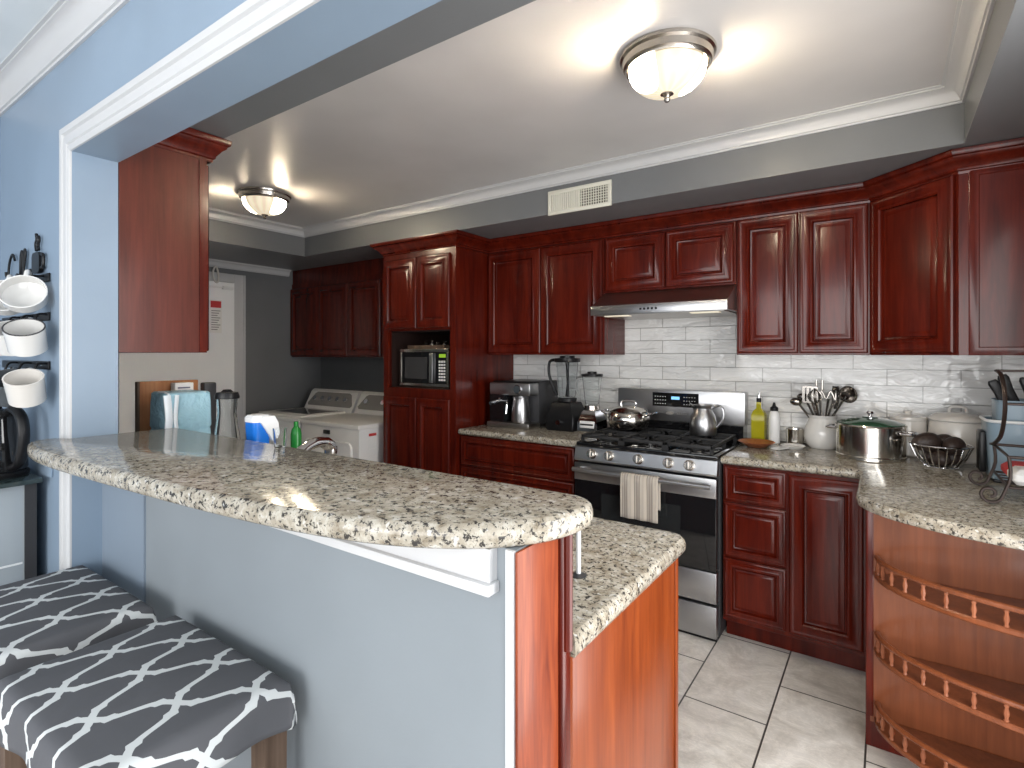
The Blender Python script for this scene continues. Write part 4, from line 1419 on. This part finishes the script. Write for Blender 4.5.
mb.tube(smooth_path([(.335, 0, .112), (.328, 0, .135), (.340, 0, .150), (.334, 0, .170)], 5), .005, 6)
mb.tube(smooth_path([(.358, 0, .112), (.351, 0, .130), (.362, 0, .146), (.356, 0, .160)], 5), .005, 6)
mb.tube(smooth_path([(.385, 0, .095), (.408, 0, .09), (.406, 0, .055), (.385, 0, .05)], 5), .005, 6)
mb.build('cup_motif', M['black'], t)
RACKX = (-2.82, -2.275)
HOOKS = {1.655: (-2.32, -2.52, -2.70), 1.525: (-2.285, -2.435, -2.585), 1.362: (-2.290, -2.455, -2.615)}
rl = {1.655: 'topmost black mug rack on the blue wall, under the Coffee sign', 1.525: 'middle black mug rack on the blue wall', 1.362: 'lowest black mug rack on the blue wall, above the kettle'}
for z, hk in HOOKS.items():
    t = thing('mug_rack', rl[z], 'mug rack', (0, WY - .001, z), 0, 'mug racks on the blue wall')
    MB().box(RACKX[0], RACKX[1], -.006, 0, -.014, .014, .002).build('rail', M['black'], t)
    for x in hk:
        MB().tube(smooth_path([(x, -.004, .006), (x, -.030, .004), (x, -.046, -.034 + (.036 if z > 1.6 else 0)), (x, -.056, -.022 + (.036 if z > 1.6 else 0)), (x, -.058, -.006 + (.036 if z > 1.6 else 0))], 5), .0038, 8).build('hook', M['black'], t)


def mug(label, hx, hz, R, Hh, mt, tilt, dirx=.9, diry=-.44, taper=.95, rimcol=None, grp='mugs on the wall racks'):
    """hangs by its handle from the hook at (hx,hz); the mouth leans out from the wall"""
    d = Vector((dirx, diry, 0)).normalized()
    ax = d * math.sin(tilt) + Vector((0, 0, math.cos(tilt)))
    hd = -d * math.cos(tilt) + Vector((0, 0, math.sin(tilt)))
    yv = ax.cross(hd)
    R3 = Matrix((hd, yv, ax)).transposed().to_4x4()
    reach = R + .030
    hook = Vector((hx, WY - .046, hz - (.030 if hz < 1.6 else -.008)))
    loc = hook - hd * (reach - .006) - ax * Hh * .55
    t = thing('mug', label, 'mug', loc, 0, grp)
    t.rotation_euler = R3.to_euler()
    MB().lathe([(0, 0), (R * taper * .8, 0), (R * taper, .006), (R * .96, Hh * .45), (R, Hh), (R - .004, Hh), (R * .94, Hh * .45), (R * taper - .006, .010), (0, .008)], 32, capped=False).build('body', mt, t)
    MB().tube(smooth_path([(R * .95, 0, Hh * .86), (R + .024, 0, Hh * .80), (R + .030, 0, Hh * .5), (R + .018, 0, Hh * .24), (R * .90, 0, Hh * .2)], 5), .0055, 8, flat=1.3).build('handle', mt, t)
    if rimcol:
        MB().tube([((R - .002) * math.cos(2 * PI * i / 32), (R - .002) * math.sin(2 * PI * i / 32), Hh) for i in range(32)], .0023, 6, True).build('rim', rimcol, t)
    return t


mug('wide white cup on the top rack, nearest the white casing', -2.32, 1.655, .062, .066, M['ceramic'], 1.1, taper=.6)
mug('wide white cup on the top rack, second from the white casing', -2.52, 1.655, .062, .066, M['ceramic'], 1.1, taper=.6)
mug('white mug with dark rim on the middle rack, nearest the white casing', -2.285, 1.525, .052, .085, M['ceramic'], .60, rimcol=M['dark_grey'])
mug('white mug on the middle rack, second from the white casing', -2.435, 1.525, .050, .085, M['ceramic'], .60)
mug('white mug on the middle rack, third from the white casing', -2.585, 1.525, .050, .085, M['ceramic'], .60)
mug('pale grey mug on the lowest rack, nearest the white casing', -2.29, 1.362, .050, .090, M['ceramic_cream'], .55)
mug('charcoal mug on the lowest rack behind the pale grey mug', -2.455, 1.362, .052, .090, M['grey_ceramic'], .62)

t = thing('glass_top_stand', 'narrow pale cabinet with dark glass top under the mug racks', 'side cabinet', (-2.86, .20, 0))
MB().box(.01, .555, .01, .36, .03, .975, .004).build('body', mat('pale_grey_cabinet', (.36, .40, .43), .25, coat=.3), t)
MB().box(0, .585, -.01, .375, .978, .994, .004).build('glass_top', mat('dark_green_glass', (.03, .045, .045), .08, coat=.5), t)
MB().box(.548, .560, .335, .365, .02, .978).build('corner_post', M['dark_grey'], t)
mb = MB()
for z in (.20, .46, .72):
    mb.box(.553, .5575, .03, .33, z, z + .006)
mb.build('shelf_edges', M['rim_white'], t)
mb = MB().box(.02, .06, .02, .06, 0, .031).box(.50, .54, .02, .06, 0, .031).box(.02, .06, .31, .35, 0, .031).box(.50, .54, .31, .35, 0, .031)
mb.build('foot', M['black'], t)
t = thing('electric_kettle', 'black electric kettle on the glass-topped cabinet', 'kettle', (-2.425, .495, .9945), .25)
MB().lathe([(0, 0), (.080, 0), (.082, .012), (.078, .018), (0, .018)], 32, capped=False).build('base', M['black'], t)
MB().lathe([(0, .0185), (.074, .0185), (.078, .03), (.074, .10), (.062, .18), (.058, .20), (0, .20)], 32, capped=False).build('body', M['black_gloss'], t)
MB().lathe([(.058, .2005), (.055, .212), (.03, .222), (.012, .224), (.010, .234), (0, .235)], 28, capped=False).build('lid', M['black'], t)
MB().tube(smooth_path([(.045, .0, .208), (.085, .0, .226), (.128, .0, .200), (.140, .0, .135), (.118, .0, .055), (.074, .0, .034)], 6), [.011] * 6 + [.014] * 19 + [.012] * 6, 10, flat=1.2).build('handle', M['black'], t)
MB().tube([(-.055, -.01, .17), (-.085, -.016, .195)], [.02, .008], 10).build('spout', M['black'], t)
# wall socket above the cabinet
t = thing('wall_socket', 'small socket with plug on the blue wall beside the kettle', 'socket', (-2.285, WY - .001, 1.045))
MB().box(-.035, .035, -.006, 0, -.05, .05, .002).build('plate', M['blue_paint'], t)
MB().box(-.008, .008, -.010, -.005, .015, .035, .002).build('plug', M['ceramic_cream'], t)

# ------------------------------------------------------------------ bar stools
def stool(x, y, label, rz):
    t = thing('bar_stool', label, 'stool', (x, y, 0), rz, 'bar stools at the granite bar')
    W, D, Z = .245, .170, .742
    for sx_ in (-1, 1):
        for sy_ in (-1, 1):
            mb = MB()
            mb.loft([(sx_ * (W - .028) - .024, sy_ * (D - .028) - .024), (sx_ * (W - .028) + .024, sy_ * (D - .028) - .024), (sx_ * (W - .028) + .024, sy_ * (D - .028) + .024), (sx_ * (W - .028) - .024, sy_ * (D - .028) + .024)],
                    [(.006, 0), (.003, .003), (0, .66)])
            mb.build('leg', M['stool_wood'], t)
    for q in ((-W + .05, W - .05, -D + .018, -D + .038, .20, .24), (-W + .05, W - .05, D - .038, D - .018, .20, .24), (-W + .018, -W + .038, -D + .05, D - .05, .28, .32), (W - .038, W - .018, -D + .05, D - .05, .28, .32)):
        MB().box(*q, .003).build('stretcher', M['stool_wood'], t)
    MB().box(-W + .01, W - .01, -D + .01, D - .01, .655, .69).build('seat_board', M['stool_wood'], t)
    # fabric cover, one continuous cloth folded down over the edges
    mb = MB()
    drop = .108
    nu, nv = 60, 48
    uvl = mb.bm.loops.layers.uv.new('UVMap')
    def mp(a, b):
        r = .014
        def fold(t_, L_, ):
            s_ = 1 if t_ >= 0 else -1
            t_ = abs(t_)
            if t_ <= L_ - r:
                return s_ * t_, 0
            e = t_ - (L_ - r)
            if e < r * PI / 2:
                return s_ * (L_ - r + r * math.sin(e / r)), r - r * math.cos(e / r)
            return s_ * L_, r + e - r * PI / 2
        xx, dz1 = fold(a, W)
        yy, dz2 = fold(b, D)
        dome = .012 * max(0, 1 - (a / W) ** 2) * max(0, 1 - (b / D) ** 2)
        dz = max(dz1, dz2)
        z = Z + dome - dz
        k_ = min(1, dz / .09)
        xx += (.006 * math.sin(b * 34 + 1) * k_ + .004 * k_) * (1 if xx > 0 else -1) if dz1 > .02 else 0
        yy += (.007 * math.sin(a * 30) * k_ + .004 * k_) * (1 if yy > 0 else -1) if dz2 > .02 else 0
        # hem lifts in the middle of each side
        if dz1 >= dz2:
            z += .014 * k_ * max(0, 1 - (b / D) ** 2)
        else:
            z += .016 * k_ * max(0, 1 - (a / W) ** 2)
        return xx, yy, z
    A, B = W + drop - .02, D + drop - .02
    us = [-A + 2 * A * i / nu for i in range(nu + 1)]
    vs_ = [-B + 2 * B * j / nv for j in range(nv + 1)]
    g = [[mb.v(mp(a, b)) for b in vs_] for a in us]
    for i in range(nu):
        for j in range(nv):
            f = mb.bm.faces.new((g[i][j], g[i + 1][j], g[i + 1][j + 1], g[i][j + 1]))
            for lp, (p, q) in zip(f.loops, ((i, j), (i + 1, j), (i + 1, j + 1), (i, j + 1))):
                lp[uvl].uv = (us[p], vs_[q])
    o = mb.build('fabric_cover', M['trellis'], t, 60)
    md = o.modifiers.new('thick', 'SOLIDIFY')
    md.thickness = .003
    md.offset = 1
    MB().box(-W + .022, W - .022, -D + .022, D - .022, .691, .735, .015).build('cushion', M['dark_grey'], t)
    return t


stool(-1.235, .468, 'bar stool with grey trellis cover, nearest the bar end', 0)
stool(-1.822, .452, 'bar stool with grey trellis cover, beside the white casing', 0)
